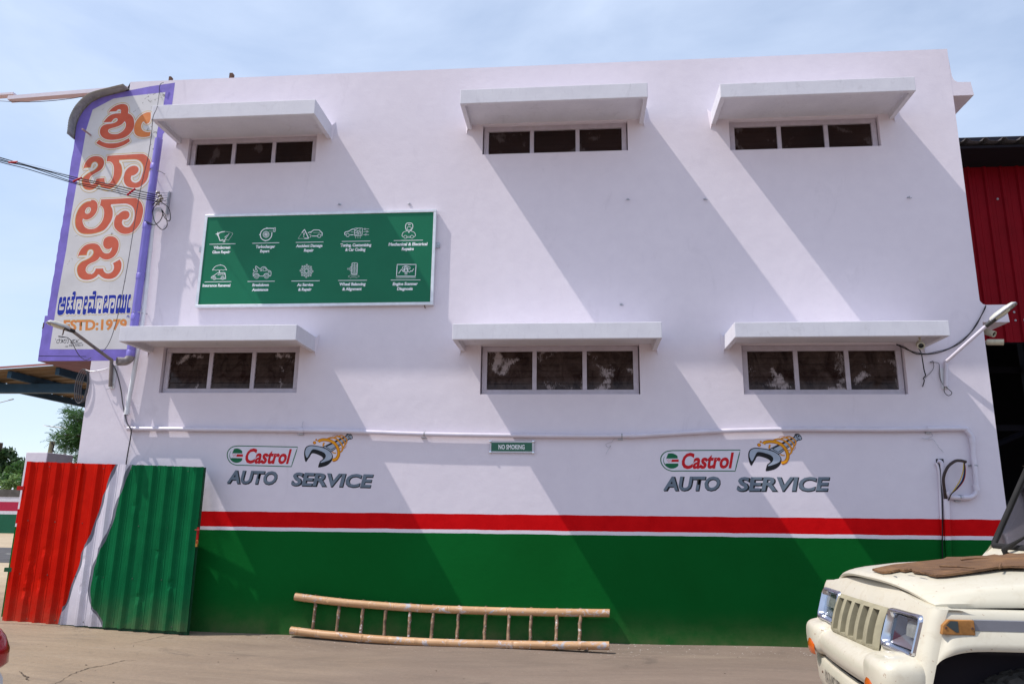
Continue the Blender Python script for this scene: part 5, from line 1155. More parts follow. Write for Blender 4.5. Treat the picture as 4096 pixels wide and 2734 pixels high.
dk = plain('dark_navy_steel', (0.012, 0.012, 0.022), .7, var=.1)
m = MB(); m.box(12.14, 20, SY, SY+.1, SZ1+.001, SZ1+.50); m.box(12.14, 20, SY, SY+.08, SZ0-.001, SZ1); m.build('gable_beam', dk, shed)
zr = on_y(4000, 566, SY-.7)[2]
y = []; xx = 12.13; pr = []
while xx < 20: pr += [(xx, 0), (xx+.11, -.012), (xx+.155, .0), (xx+.19, .048), (xx+.235, .048), (xx+.27, 0)]; xx += .27
m = MB(); m.grid([[(u, yy, zr+d+(yy-(SY-.75))*.10) for u, d in pr] for yy in (SY-.75, SY+9)]); ob = m.build('roof_sheet', plain('dark_roof_sheet', (0.075, 0.065, 0.065), .7, var=.2), shed, smooth=30); ob.modifiers.new('t', 'SOLIDIFY').thickness = .004
m = MB(); m.box(12.2, 20, SY+8.8, SY+8.9, 0, 8.2); m.box(19.9, 20, SY+.12, SY+8.79, 0, 8.2); m.box(12.2, 19.89, SY-.70, SY+8.79, zr-.10, zr-.06); m.build('shed_wall', M['dark'], shed)
for xx in (14.3, 16.6):
    m = MB(); m.box(xx-.1, xx+.1, SY+4, SY+4.2, 0, 7.0); m.build('column', dk, shed)
for z in (1.7, 3.2, 4.4):
    m = MB(); m.box(12.3, 19.8, SY+4.21, SY+4.30, z, z+.12); m.build('girt', dk, shed)
for a, b in (((14.4, 2.3), (16.5, 3.2)),):
    m = MB(); m.tube([(a[0], SY+4.25, a[1]), (b[0], SY+4.25, b[1])], .06, 6); m.build('brace', dk, shed)
m = MB(); m.grid([[(12.2, SY+.13, .058), (19.8, SY+.13, .058)], [(12.2, SY+8.7, .058), (19.8, SY+8.7, .058)]]); m.build('shed_floor', M['dark'], shed)
sb = MB()
for (px, py) in ((3990, 796), (4020, 796), (4056, 1248), (4062, 1281), (4095, 1280)):
    p = on_y(px, py, SY-.022); sb.revolve([(0, .018), (.006, .018), (.01, .01), (.016, .008), (.016, 0)], p, (0, -1, 0), 8)
stuff(sb.build('cladding_screws', M['galv'], shed))

# ================================================================== LEFT BACKGROUND
def far_wall():
    th = thing('boundary_wall', 'distant boundary wall banded green, white and red beyond the road', 'wall', (-24, 29.3, .05))
    W_ = [(.05, 1.02, M['logo_green'] if 0 else plain('far_green_paint', (0.012, 0.10, 0.055), .7, var=.2, vs=1)), (1.02, 1.19, plain('far_white_paint', (0.62, 0.60, 0.66), .7, var=.1)), (1.19, 1.66, plain('far_red_paint', (0.40, 0.02, 0.06), .7, var=.1)), (1.66, 1.92, D.materials['far_white_paint']), (1.92, 2.30, plain('grimy_coping', (0.10, 0.09, 0.085), .9, var=.5, vs=2))]
    for z0, z1, mt in W_:
        m = MB(); d = .02 if z1 < 2 else .0; m.box(-60, -9, 29.2+d, 29.5, z0, z1); m.build('coping' if z1 > 2 else 'painted_band', mt, th)
far_wall()
def leaf_mat(name, c1, c2, rough=.55):
    t = NT(name); t.set(Roughness=rough)
    oi = t.n.new('ShaderNodeNewGeometry'); k = t.n.new('ShaderNodeMix'); k.data_type = 'RGBA'
    t.l.new(oi.outputs['Random Per Island'], k.inputs[0]); k.inputs[6].default_value = (*c1, 1); k.inputs[7].default_value = (*c2, 1)
    t.l.new(k.outputs[2], t.b.inputs['Base Color'])
    tr = t.n.new('ShaderNodeBsdfTranslucent'); t.l.new(k.outputs[2], tr.inputs[0]); ms = t.n.new('ShaderNodeMixShader'); ms.inputs[0].default_value = .35
    out = t.n['Material Output']; t.l.new(t.b.outputs[0], ms.inputs[1]); t.l.new(tr.outputs[0], ms.inputs[2]); t.l.new(ms.outputs[0], out.inputs[0]); return t.mat
bark = plain('bark', (0.085, 0.060, 0.045), .9, var=.4, vs=10, bump=.5)
def crown_mesh(clumps, leaf, seed, n_per):
    rng_ = np.random.default_rng(seed); V, F = [], []
    for (c, r) in clumps:
        c = np.array(c); n = int(n_per*(r[0]*r[1]*r[2])**(2/3)/ .5) if n_per > 0 else -n_per
        d = rng_.normal(size=(n, 3)); d /= np.linalg.norm(d, axis=1)[:, None]
        P = c + d*np.array(r)*(rng_.random((n, 1))**.45)*(1+.12*np.sin(d[:, :1]*7+d[:, 2:]*5))
        a = rng_.normal(size=(n, 3)); a /= np.linalg.norm(a, axis=1)[:, None]
        b = np.cross(a, rng_.normal(size=(n, 3))); b /= np.linalg.norm(b, axis=1)[:, None]
        s = leaf*rng_.uniform(.6, 1.4, (n, 1))
        q = np.stack([P-a*s, P-b*s*.42, P+a*s, P+b*s*.42], 1).reshape(-1, 3); k0 = len(V)
        V += q.tolist(); F += [(k0+4*k, k0+4*k+1, k0+4*k+2, k0+4*k+3) for k in range(n)]
    me = D.meshes.new('crown'); me.from_pydata(V, [], F); return me
def tree(name, label, base, h, clumps, leaf, mat, seed, n_per, cat='tree', group=None, trunk_r=.2):
    th = thing(name, label, cat, base, group)
    m = MB(); b = np.array(base); top = np.mean([c[0] for c in clumps], axis=0)
    P = smooth_path([b, b+(np.array([top[0], top[1], b[2]+h*.35])-b)*np.array([.3, .3, 1]), np.array([top[0], top[1], b[2]+h*.75])], 4)
    m.tube(P, list(np.linspace(trunk_r, trunk_r*.45, len(P))), 8)
    for c, r in clumps: m.tube([P[len(P)//2], (P[-1]+np.array(c))/2, np.array(c)], [trunk_r*.45, trunk_r*.28, trunk_r*.1], 6)
    m.build('trunk', bark, th); link_mesh('crown', crown_mesh(clumps, leaf, seed, n_per), mat, th); return th
dark_leaf = leaf_mat('dark_foliage', (0.018, 0.052, 0.016), (0.050, 0.105, 0.028)); mid_leaf = leaf_mat('mid_foliage', (0.040, 0.110, 0.022), (0.10, 0.20, 0.05)); pale_leaf = leaf_mat('pale_foliage', (0.11, 0.21, 0.05), (0.26, 0.36, 0.13)); fresh = leaf_mat('fresh_foliage', (0.030, 0.100, 0.020), (0.085, 0.190, 0.045))
rg = random.Random(4)
def clump(px, py, y, rx, rz, ry=None):
    p = on_y(px, py, y); k = (y-CAM[1])/FPX; return (tuple(p), (rx*k, (ry or rx)*k, rz*k))
# dark trees far behind the boundary wall
tree('broadleaf_tree', 'large dark tree at the left edge beyond the boundary wall', tuple(np.array(on_y(-40, 1990, 44))*np.array([1, 1, 0])+np.array([0, 0, .05])), 8, [clump(-60, 1868, 44, 70, 62), clump(0, 1830, 44, 42, 40), clump(35, 1812, 44, 30, 24), clump(60, 1850, 44, 28, 32), clump(-120, 1830, 44, 60, 60), clump(20, 1885, 44, 55, 36)], .20, dark_leaf, 1, 300, group='dark trees beyond the boundary wall', trunk_r=.4)
tree('broadleaf_tree', 'lower dark tree right of the large one, next to the gate pillar', tuple(np.array(on_y(110, 1990, 46))*np.array([1, 1, 0])+np.array([0, 0, .05])), 7, [clump(90, 1872, 46, 40, 42), clump(130, 1888, 46, 45, 42), clump(170, 1905, 46, 45, 42), clump(215, 1905, 46, 40, 40)], .20, dark_leaf, 2, 300, group='dark trees beyond the boundary wall', trunk_r=.35)
tree('young_tree', 'mid-green bushy tree in front of the dark trees beside the gate pillar', tuple(np.array(on_y(65, 1990, 38))*np.array([1, 1, 0])+np.array([0, 0, .05])), 5, [clump(60, 1872, 38, 30, 26), clump(85, 1858, 38, 22, 20), clump(42, 1890, 38, 24, 20), clump(90, 1890, 38, 28, 24)], .15, mid_leaf, 3, 420, trunk_r=.15)
for k, (px, py, rx, rz, mt, lb) in enumerate(((30, 1912, 45, 22, mid_leaf, 'mid-green shrub spreading behind the boundary wall at the left edge'), (62, 1920, 30, 26, pale_leaf, 'pale flowering shrub behind the boundary wall, next to the pillar'), (15, 1932, 26, 16, pale_leaf, 'pale green shrub at the left edge, low over the wall coping'), (100, 1925, 30, 24, mid_leaf, 'mid-green shrub half hidden by the gate pillar'))):
    b = np.array(on_y(px, 1990, 32.5)); b[2] = .05; tree('shrub', lb, tuple(b), 2.6, [clump(px, py, 32.5-.4*k, rx, rz), clump(px+8, py+16, 32.5-.4*k, rx*.9, rz)], .11, mt, 10+k, 700, 'shrub', 'shrubs behind the boundary wall', .06)
# fern-leaved tree just behind the building corner
def feathery():
    b = np.array(on_y(420, 2000, 13)); b[2] = .05; th = thing('feathery_tree', 'feathery green tree hanging out from behind the left corner of the building', 'tree', tuple(b))
    rn = np.random.default_rng(9); V, F = [], []
    m = MB(); hub = np.array(on_y(395, 1790, 13)); m.tube(smooth_path([b, b+np.array([.15, 0, 1.2]), hub], 5), list(np.linspace(.16, .08, 11)), 8)
    tips = [(272,1632),(268,1652),(290,1660),(258,1690),(262,1715),(285,1700),(300,1720),(215,1745),(222,1760),(240,1750),(255,1775),(236,1790),(270,1795),(285,1775),(300,1760),(250,1740),(310,1690),(320,1660),(325,1720),(330,1770),(300,1800),(300,1640),(322,1640),(345,1700),(360,1660),(360,1740),(310,1835),(298,1865)]
    for k, (px, py) in enumerate(tips):
        y_ = 13+rn.uniform(-.5, .5); t = np.array(on_y(px, py, y_)); mid = hub*.42+t*.58+np.array([0, 0, .14]); br = smooth_path([hub, mid, t], 6); m.tube(br, list(np.linspace(.03, .004, len(br))), 5)
        for q in range(5, len(br)):
            for fr_ in range(7):
                o = br[q]+rn.normal(size=3)*.075; dr = np.array([-.5, rn.normal()*.5, rn.normal()*.55])+ (br[q]-br[q-1])*2; dr /= np.linalg.norm(dr); L = rn.uniform(.12, .24)
                sd = np.cross(dr, rn.normal(size=3)); sd /= np.linalg.norm(sd)
                for lf in range(7):
                    s_ = lf/6; pp = o+dr*L*s_+np.array([0, 0, -.05*s_*s_]); w = .045*(1-.5*s_)
                    for sg in (1, -1):
                        e = pp+sd*sg*w+dr*w*.5; n_ = np.cross(sd, dr)*.009; k0 = len(V)
                        V += [pp.tolist(), ((pp+e)/2+dr*.010+n_).tolist(), e.tolist(), ((pp+e)/2-dr*.010-n_).tolist()]; F.append((k0, k0+1, k0+2, k0+3))
    m.build('trunk', bark, th); me = D.meshes.new('crown'); me.from_pydata(V, [], F); link_mesh('crown', me, fresh, th)
feathery()
# street lights
def street_light(label, px, top_py, y, arms, base_py=2000, hs=1.0):
    b = np.array(on_y(px, base_py, y)); b[2] = .05; t = np.array(on_y(px, top_py, y)); t[:2] = b[:2]
    th = thing('street_light', label, 'street light', tuple(b)); gm = D.materials['galv_pole'] if 'galv_pole' in D.materials else plain('galv_pole', (0.34, 0.35, 0.36), .5, .3, var=.1)
    m = MB(); m.tube([b, t], [.09, .05], 8); m.build('pole', gm, th)
    for (ex, ey) in arms:
        e = np.array(on_y(ex, ey, y)); e[1] = t[1]; m = MB(); m.tube(smooth_path([t, t+(e-t)*.3+np.array([0, 0, .03]), e], 4), .03, 6); m.build('arm', gm, th)
        d = (e-t)/np.linalg.norm(e-t); m = MB(); c = e; sd = np.array([0, 1, 0]); Z3 = lambda z: np.array([0, 0, z*hs]); d = d*hs; m.hexa([c-d*.35-sd*.06+Z3(-.03), c+d*.22-sd*.09+Z3(-.03), c+d*.22+sd*.09+Z3(-.03), c-d*.35+sd*.06+Z3(-.03)], [c-d*.3-sd*.05+Z3(.06), c+d*.18-sd*.06+Z3(.05), c+d*.18+sd*.06+Z3(.05), c-d*.3+sd*.05+Z3(.06)]); m.build('lamp_head', gm, th)
street_light('double-armed street light far off, seen above the gate pillar', 232, 1716, 24, [(187, 1703), (277, 1711)], hs=.6)
street_light('street light whose single arm reaches in from the left edge', -170, 1640, 38, [(46, 1597)], hs=.62)

# ================================================================== CAR AT THE LEFT EDGE
def sedan():
    th = thing('parked_sedan', 'white sedan at the lower left edge, only its red tail lamp corner showing', 'car', (3.2, -6.6, .05))
    wht = plain('white_car_paint', (0.62, 0.63, 0.66), .25, var=.03, coat=.8); gl = plain('dark_car_glass', (0.02, 0.022, 0.026), .08, var=0)
    xr = on_x(64, 2640, 5.20); y1 = xr[1]
    X1, Y1 = 5.20, y1; Y0 = Y1-1.66
    def sec(x):  # half outline y,z across the car at station x (rear X1 -> front X1-4.1)
        s = (X1-x)/4.1
        zt = .965 if s < .14 else (.965+.465*min(1, (s-.14)/.13) if s < .62 else (1.43-.53*min(1, (s-.62)/.16) if s < .78 else .90-.18*(s-.78)/.22))
        tp = .10+(.22 if .16 < s < .74 else .03)
        rnd_ = .10 if 0 < s < 1 else .16
        yc = (Y0+Y1)/2; hw = (Y1-Y0)/2-(.03*(1-s/.04) if s < .04 else (.12*((s-.94)/.06) if s > .94 else 0))
        zt2 = zt-(.10*(1-s/.04) if s < .04 else 0)
        pts = [(hw-.05, .25), (hw, .35), (hw, .62), (hw-.03, .78), (hw-tp*.45, .88 if zt2 > .95 else zt2-.05), (hw-tp-.08, zt2-.015), (0, zt2)]
        return [(x, yc+q[0], q[1]) for q in pts]+[(x, yc-q[0], q[1]) for q in pts[-2::-1]]
    st = [X1-4.1*q for q in (0, .012, .04, .10, .14, .17, .22, .27, .35, .5, .6, .64, .68, .73, .78, .85, .94, .98, 1)]
    m = MB(); R_ = [sec(x) for x in st]; m.grid(R_); m.add(R_[0], [tuple(range(13))]); m.add(R_[-1], [tuple(range(13))]); m.build('body', wht, th, smooth=40)
    for sg, yy in ((1, Y1), (-1, Y0)):
        tl_ = MB(); secs = []
        for q in np.linspace(0, 1, 9):
            a = q*math.pi/2; cx = X1-.10+.108*math.sin(a); cy = yy-sg*.10+sg*.108*math.cos(a)
            if q < .01: cx -= .20
            secs.append([(cx-.01, cy, .820), (cx+.006, cy+sg*.004, .835), (cx+.004, cy+sg*.002, .89), (cx-.010, cy-sg*.010, .935), (cx-.024, cy-sg*.024, .960), (cx-.05, cy-sg*.05, .972)])
        secs.append([(p[0], p[1]-sg*.22, p[2]) for p in secs[-1]])
        tl_.grid(secs); tl_.build('tail_light', plain('red_lamp_lens', (0.34, 0.004, 0.012), .12, var=0, coat=.6) if 'red_lamp_lens' not in D.materials else D.materials['red_lamp_lens'], th, smooth=50)
    m = MB(); m.grid([[(X1-.02, Y0+.10, .30), (X1+.05, Y0+.2, .30), (X1+.05, Y1-.2, .30), (X1-.02, Y1-.08, .30)], [(X1-.01, Y0+.08, .60), (X1+.06, Y0+.2, .60), (X1+.06, Y1-.2, .60), (X1-.01, Y1-.06, .60)]]); m.build('rear_bumper', wht, th, smooth=40)
    for s0, s1 in ((.285, .42), (.44, .60)):
        for sg, yy in ((1, Y1), (-1, Y0)):
            a, b = X1-4.1*s0, X1-4.1*s1; m = MB(); m.add([(a, yy-sg*.105, .93), (b, yy-sg*.105, .93), (b+.05, yy-sg*.26, 1.33), (a-.1, yy-sg*.26, 1.33)], [(0, 1, 2, 3)]); m.build('side_window', gl, th)
    m = MB(); m.add([(X1-.62, Y0+.25, .96), (X1-.62, Y1-.25, .96), (X1-1.05, Y1-.36, 1.40), (X1-1.05, Y0+.36, 1.40)], [(0, 1, 2, 3)]); m.build('rear_window', gl, th)
    for xx in (X1-.85, X1-3.35):
        for yy in (Y1-.10, Y0+.10):
            m = MB(); m.revolve([(-.095, .18), (-.095, .27), (-.06, .305), (.06, .305), (.095, .27), (.095, .18)], (xx, yy, .355), (0, 1, 0), 24); wh = m.build('wheel', plain('tyre_rubber', (0.02, 0.02, 0.02), .85, var=.1) if 'tyre_rubber' not in D.materials else D.materials['tyre_rubber'], th, smooth=40)
            m = MB(); m.revolve([(-.07, 0), (-.075, .1), (-.085, .185), (.085, .185), (.075, .1), (.07, 0)], (xx, yy, .355), (0, 1, 0), 16); m.build('rim', M['alu'], wh, smooth=40)
sedan()

# ================================================================== WHITE OFF-ROADER AT THE RIGHT
def cream_paint():
    t = NT('sun_bleached_cream_paint'); t.set(Roughness=.34); t.b.inputs['Coat Weight'].default_value = .35; t.b.inputs['Coat Roughness'].default_value = .18
    a = t.noise(2.5, 6, .6); b = t.noise(9, 8, .7, None, .6)
    c = t.mix(t.rng(a, .3, .7), (0.55, 0.505, 0.40), (0.60, 0.555, 0.45))
    c = t.mix(t.rng(b, .52, .76, 0, .55), c, (0.42, 0.35, 0.25))
    sp = t.noise(34, 4, .65); c = t.mix(t.rng(sp, .655, .70, 0, .8), c, (0.26, 0.12, 0.05))
    t.col(c); t.l.new(t.rng(b, .4, .75, .28, .6), t.b.inputs['Roughness']); t.bump(t.noise(3, 3), .05, .01); return t.mat
M['cream'] = cream_paint()
M['beige'] = plain('dusty_beige_plastic', (0.30, 0.27, 0.185), .7, var=.18, vs=12, bump=.2)
M['reflector'] = plain('silvered_reflector', (0.50, 0.51, 0.54), .34, .9, var=0)
M['smoke'] = plain('smoked_mirror', (0.028, 0.036, 0.050), .22, .5, var=.3, vs=20)
M['flute'] = plain('fluted_lamp_glass', (0.25, 0.24, 0.21), .16, .2, var=.35, vs=25)
M['bezel'] = plain('chromed_bezel', (0.55, 0.56, 0.62), .16, 1.0, var=.1, vs=20)
M['screen_glass'] = glass_mix('tinted_windscreen', (.05, .055, .06), .13, .06)
M['rubber'] = plain('sun_faded_rubber', (0.022, 0.021, 0.022), .75, var=.25, vs=8)
M['amber_lens'] = plain('amber_lens', (0.55, 0.10, 0.008), .18, var=.1, coat=.5)
M['ind'] = plain('dusty_orange_base', (0.36, 0.165, 0.050), .7, var=.35, vs=20)
M['grey_strip'] = plain('grey_moulding', (0.20, 0.20, 0.225), .5, var=.12)
M['tyre'] = plain('dusty_tyre', (0.050, 0.046, 0.042), .9, var=.35, vs=14, bump=.3)
YC = -4.17
car = thing('off_road_car', 'cream white off-road car with square headlights and a slotted beige grille', 'car', (9.6, YC, .05))
def C3(x, v, z): return (x, YC-v, z)
def sgrid(a, b, n): return list(np.linspace(a, b, n))
RA = .06; SW = .77
def nose_x(z): return 9.04+(z-.78)*.30+(((z-.98)/.09)**2*.020 if z > .98 else 0)
def nose(s, z, off=0.0):
    sg = 1 if s >= 0 else -1; q = abs(s)
    if q <= SW: dx, v, th = .02*(q/SW)**2, q, .05*q
    else:
        th = (q-SW)/RA; dx = .02+RA*(1-math.cos(th)); v = SW+RA*math.sin(th)
    return C3(nose_x(z)+dx-off*math.cos(th), sg*(v+off*math.sin(th)), z)
def ztop(s): return 1.097-.066*min(1, abs(s)/.71)**2.2
SS = [0, .1, .2, .3, .37, .382, .394, .5, .6, .68, .742, .757, .77, .785, .80, .82, .84, .8642]
SS = [-q for q in SS[:0:-1]]+SS
ZR = [.69, .72, .765, .81, .86, .92, .98]
def nose_rows():
    rows = [[nose(s, z) for s in SS] for z in ZR]
    for k in (.35, .7, 1.0): rows.append([nose(s, .98+(ztop(s)-.98)*k) for s in SS])
    rows.append([(p[0]+.11, p[1], p[2]-.002) for p in rows[-1]])
    return rows
def nose_skip(i, j):
    s = (SS[j]+SS[j+1])/2
    if .394 < abs(s) < .742 and 3 <= i < 6: return True
    return abs(s) < .37 and 2 <= i < 6
m = MB(); m.grid(nose_rows(), skip=nose_skip); body = m.build('front_panel', M['cream'], car, smooth=45)
# headlights
for sg in (1, -1):
    a, b, z0, z1 = .388, .748, .800, .990
    def ring(ins, off):
        aa, bb, c0, c1 = a+ins, b-ins, z0+ins, z1-ins; r_ = .028; P = []
        for (cs, cz, q0) in ((bb-r_, c1-r_, 0), (aa+r_, c1-r_, 90), (aa+r_, c0+r_, 180), (bb-r_, c0+r_, 270)):
            for q in (0, 30, 60, 90): t = R(q0+q); P.append((cs+r_*math.cos(t), cz+r_*math.sin(t)))
            # straight run samples keep the ring on the curved nose
        out = []
        for k, p in enumerate(P):
            out.append(p); nx_ = P[(k+1) % len(P)]
            if k % 4 == 3:
                for w_ in (.25, .5, .75): out.append((p[0]+(nx_[0]-p[0])*w_, p[1]+(nx_[1]-p[1])*w_))
        return [nose(sg*(p[0]-(z1-p[1])*.06), p[1], off) for p in out]
    rings = [ring(-.004, -.004), ring(0, .014), ring(.008, .018), ring(.016, .010), ring(.024, -.030)]
    m = MB(); rows = [r_+[r_[0]] for r_ in rings]; m.grid(rows); bz = m.build('headlight_bezel', M['bezel'], car, smooth=50)
    m = MB(); ss = sgrid(a+.026, b-.026, 9); zz = sgrid(z0+.026, z1-.026, 5)
    m.grid([[nose(sg*s, z, -.012) for s in ss] for z in zz]); m.build('headlight_glass', M['head_glass'], bz, smooth=60)
    def inner(s, z, d): return nose(sg*s, z, -d)
    ia, ib, ic, id_ = a+.024, b-.024, z0+.024, z1-.024; sm = ia+.40*(ib-ia)
    m = MB()
    m.grid([[inner(ia, z, .020) for z in sgrid(ic, id_, 4)], [inner(ia+.05, z, .075) for z in sgrid(ic+.05, id_-.02, 4)], [inner(sm, z, .085) for z in sgrid(ic+.055, id_-.02, 4)]])
    m.build('smoked_reflector', M['smoke'], bz, smooth=50)
    m = MB(); m.grid([[inner(s, ic, .018) for s in sgrid(ia, ib, 7)], [inner(ia+.045+(s-ia)*.80, ic+.052, .080) for s in sgrid(ia, ib, 7)]]); m.grid([[inner(s, id_, .018) for s in sgrid(ia, ib, 7)], [inner(ia+.045+(s-ia)*.80, id_-.018, .080) for s in sgrid(ia, ib, 7)]]); m.grid([[inner(ib, z, .018) for z in sgrid(ic, id_, 4)], [inner(ib-.012, z, .075) for z in sgrid(ic+.03, id_-.02, 4)]])
    m.build('reflector', M['reflector'], bz, smooth=50)
    m = MB(); q0, q1 = sm, ib-.010; fl = []
    for z, dd in ((ic+.045, .075), (ic+.050, .046), (ic+.09, .040), (id_-.03, .042), (id_-.022, .050), (id_-.018, .075)):
        fl.append([inner(q0+(q1-q0)*k/40, z, dd-.020-(.0035 if k % 2 else 0)+.012*(1-k/40)) for k in range(41)])
    m.grid(fl); m.build('lamp_lens', M['flute'], bz)
# grille
GC = [-.276, -.138, 0, .138, .276]; hwid = .043
cols = [-.368, -.35] + sorted(sum(([c-hwid-.012, c-hwid, c, c+hwid, c+hwid+.012] for c in GC), [])) + [.35, .368]
rowz = [.762, .772, .785, .800, .83, .87, .91, .94, .955, .968, .978, .986]
def goff(s, z, deep=0):
    e = min(1, (.368-abs(s))/.02)*min(1, (z-.758)/.018)*min(1, (.989-z)/.018); return .004+.022*e+.010*math.sin((z-.76)/.225*math.pi)-deep
def hw_(z): return hwid*(.80 if z in (.785, .968) else 1)
def inslot(s, z): return .785 < z < .968 and any(abs(s-c) < hwid for c in GC)
m = MB()
rows = [[nose(s, z, goff(s, z)-(.004 if .785 <= z <= .968 and any(abs(abs(s-c)-hwid) < .001 for c in GC) else 0)) for s in cols] for z in rowz]
m.grid(rows, skip=lambda i, j: inslot((cols[j]+cols[j+1])/2, (rowz[i]+rowz[i+1])/2))
zs_ = [z for z in rowz if .785 <= z <= .968]
for c in GC:
    for sd in (-hwid, hwid): m.grid([[nose(c+sd, z, goff(c+sd, z)-.004) for z in zs_], [nose(c+sd*.96, z, goff(c, z)-.035) for z in zs_], [nose(c+sd*.92, z, goff(c, z)-.075) for z in zs_]])
    for z in (.785, .968): m.grid([[nose(s, z, goff(s, z)-.002) for s in (c-hwid, c, c+hwid)], [nose(c+(s-c)*.92, z, goff(s, z)-.075) for s in (c-hwid, c, c+hwid)]])
gl_ = m.build('grille', M['beige'], car, smooth=40)
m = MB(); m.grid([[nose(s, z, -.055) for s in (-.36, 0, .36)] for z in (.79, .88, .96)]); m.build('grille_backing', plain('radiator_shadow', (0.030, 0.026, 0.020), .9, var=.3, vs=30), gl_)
# bonnet
VV = [0, .1, .2, .3, .4, .5, .58, .64, .67, .685, .70, .712]; VV = [-q for q in VV[:0:-1]]+VV
UU = [0, .012, .03, .07, .13, .2, .3, .45, .6, .75, .9, 1.0]
def bon(u, v):
    q = min(1, abs(v)/.712); xf = 9.120+.075*q*q; x = xf+(10.13-xf)*u
    zc = np.interp(u, [0, .012, .03, .07, .13, .3, .6, 1], [1.118, 1.131, 1.140, 1.152, 1.164, 1.186, 1.208, 1.222])
    zk = np.interp(u, [0, .012, .03, .07, .13, .3, .6, 1], [1.046, 1.060, 1.068, 1.080, 1.092, 1.116, 1.140, 1.160]); zb = np.interp(u, [0, .03, .3, 1], [1.040, 1.044, 1.054, 1.070])
    a_ = abs(v)
    if a_ <= .67: z = zk+(zc-zk)*(1-(a_/.67)**3.0)
    else: z = zk+(zb-zk)*((a_-.67)/.042)**1.25
    return C3(x, v, z)
m = MB(); m.grid([[bon(u, v) for v in VV] for u in UU])
m.grid([[bon(0, v) for v in VV], [(p[0]+.003, p[1], p[2]-.011) for p in (bon(0, v) for v in VV)], [(p[0]+.03, p[1], p[2]-.016) for p in (bon(0, v) for v in VV)]])
for sg in (1, -1): m.grid([[bon(u, sg*.712) for u in UU], [(p[0], p[1]+sg*.002, p[2]-.022) for p in (bon(u, sg*.712) for u in UU)]])
m.build('bonnet', M['cream'], car, smooth=40, merge=True)
m = MB(); m.box(9.16, 10.3, YC-.69, YC+.69, .30, 1.010); m.build('engine_bay', M['dark'], car)
# wings with flared arches
AXX, AZ = 9.58, .41
def arch_z(x):
    d = abs(x-AXX)/.50
    return .36 if d >= 1 else .36+(.858-.36)*(1-d**6)**(1/6)
for sg in (1, -1):
    m = MB(); rows = []
    xs_ = [0, .012, .025, .04] + [(x_-9.12) for x_ in np.concatenate([np.linspace(9.175, 9.30, 7), np.linspace(9.35, 9.9, 8), np.linspace(9.92, 10.10, 7), [10.25]])]
    for xx in xs_:
        col = []
        X_ = 9.12+xx
        zl = arch_z(X_); zl = max(zl, .70) if X_ < 9.13 else zl
        for t_, fl in ((0, .030), (.012, .038), (.035, .036), (.07, .020), (.11, .004)):
            col.append((zl+t_, fl))
        z9 = zl+.11
        for k in (.25, .5, .75, 1): col.append((z9+(.985-z9)*k, 0))
        fx = lambda z: (nose_x(z)+.08 if xx == 0 else max(X_, nose_x(z)+.08+xx*.5))
        pts = [C3(fx(z), sg*(.83+fl*min(1, max(0, (X_-9.12)/.06))), z) for z, fl in col]
        pts += [C3(fx(.985), sg*.826, 1.010), C3(fx(.985), sg*.812, 1.026), C3(fx(.985), sg*.77, 1.031), C3(fx(.985), sg*.732, 1.024), C3(fx(.985), sg*.726, .98)]
        pts = [C3(fx(zl), sg*.77, zl-.004)] + pts
        rows.append(pts)
    m.grid(rows); m.build('wing', M['cream'], car, smooth=40)
    m = MB(); m.hexa([C3(9.30, sg*.832, .942), C3(10.25, sg*.832, .942), C3(10.25, sg*.846, .944), C3(9.30, sg*.846, .944)], [C3(9.30, sg*.832, .992), C3(10.25, sg*.832, .992), C3(10.25, sg*.846, .990), C3(9.30, sg*.846, .990)]); m.build('side_moulding', M['grey_strip'], car)
    m = MB(); o_ = [(9.150, .925), (9.298, .925), (9.298, .990), (9.185, .990), (9.158, .965)]
    m.hexa([C3(x_, sg*.831, z_) for x_, z_ in o_], [C3(x_, sg*.855, z_) for x_, z_ in o_]); ind = m.build('side_indicator', M['ind'], car, bevel=.003)
    m = MB(); m.add([C3(x_, sg*.8562, z_) for x_, z_ in ((9.172, .967), (9.192, .985), (9.225, .985), (9.225, .936), (9.212, .936))], [(0, 1, 2, 3, 4)]); m.build('broken_lens_hole', plain('dark_teal_cavity', (0.035, 0.05, 0.055), .4, var=.1) if sg == 1 else D.materials['dark_teal_cavity'], ind)
    m = MB()
    for x_, z_ in ((9.170, .955), (9.286, .955)): m.revolve([(0, .006), (.002, .005), (.002, 0)], C3(x_, sg*.856, z_), (0, -sg, 0), 8)
    stuff(m.build('screws', M['rust'], ind))
# bumper, knocked slightly askew
def CB(x, v, z): return C3(x-.018-.052*v/.8, v, z)
BP = []
for v in sgrid(-.70, .70, 15): BP.append((8.970+.030*(v/.7)**2, v, 0.0))
arcp = []
for q in (12, 24, 36, 46): arcp.append((9.0+.14*(1-math.cos(R(q))), .70+.14*math.sin(R(q)), R(q)))
BP = [(x, -v, -t) for x, v, t in arcp[::-1]]+BP+arcp
def sweep(sec, lo=None):
    rows = []
    for x, v, t in BP:
        rows.append([CB(x-o*math.cos(t), v+o*math.sin(t), z) for o, z in sec])
    return rows
up = [(-.12, .772), (-.06, .768), (-.02, .755), (.012, .725), (.022, .69), (.020, .655), (.008, .625), (-.02, .612), (-.10, .612)]
lowr = [(-.05, .588), (-.012, .586), (.000, .575), (.004, .52), (-.002, .44), (-.02, .38), (-.06, .35)]
m = MB(); m.grid(sweep(up)); bu = m.build('front_bumper', M['cream'], car, smooth=45)
m = MB(); m.grid(sweep(lowr)); va = m.build('bumper_valance', M['cream'], bu, smooth=45)
m = MB(); m.grid(sweep([(-.03, .63), (-.034, .57)])); m.build('bumper_slot', M['dark'], bu)
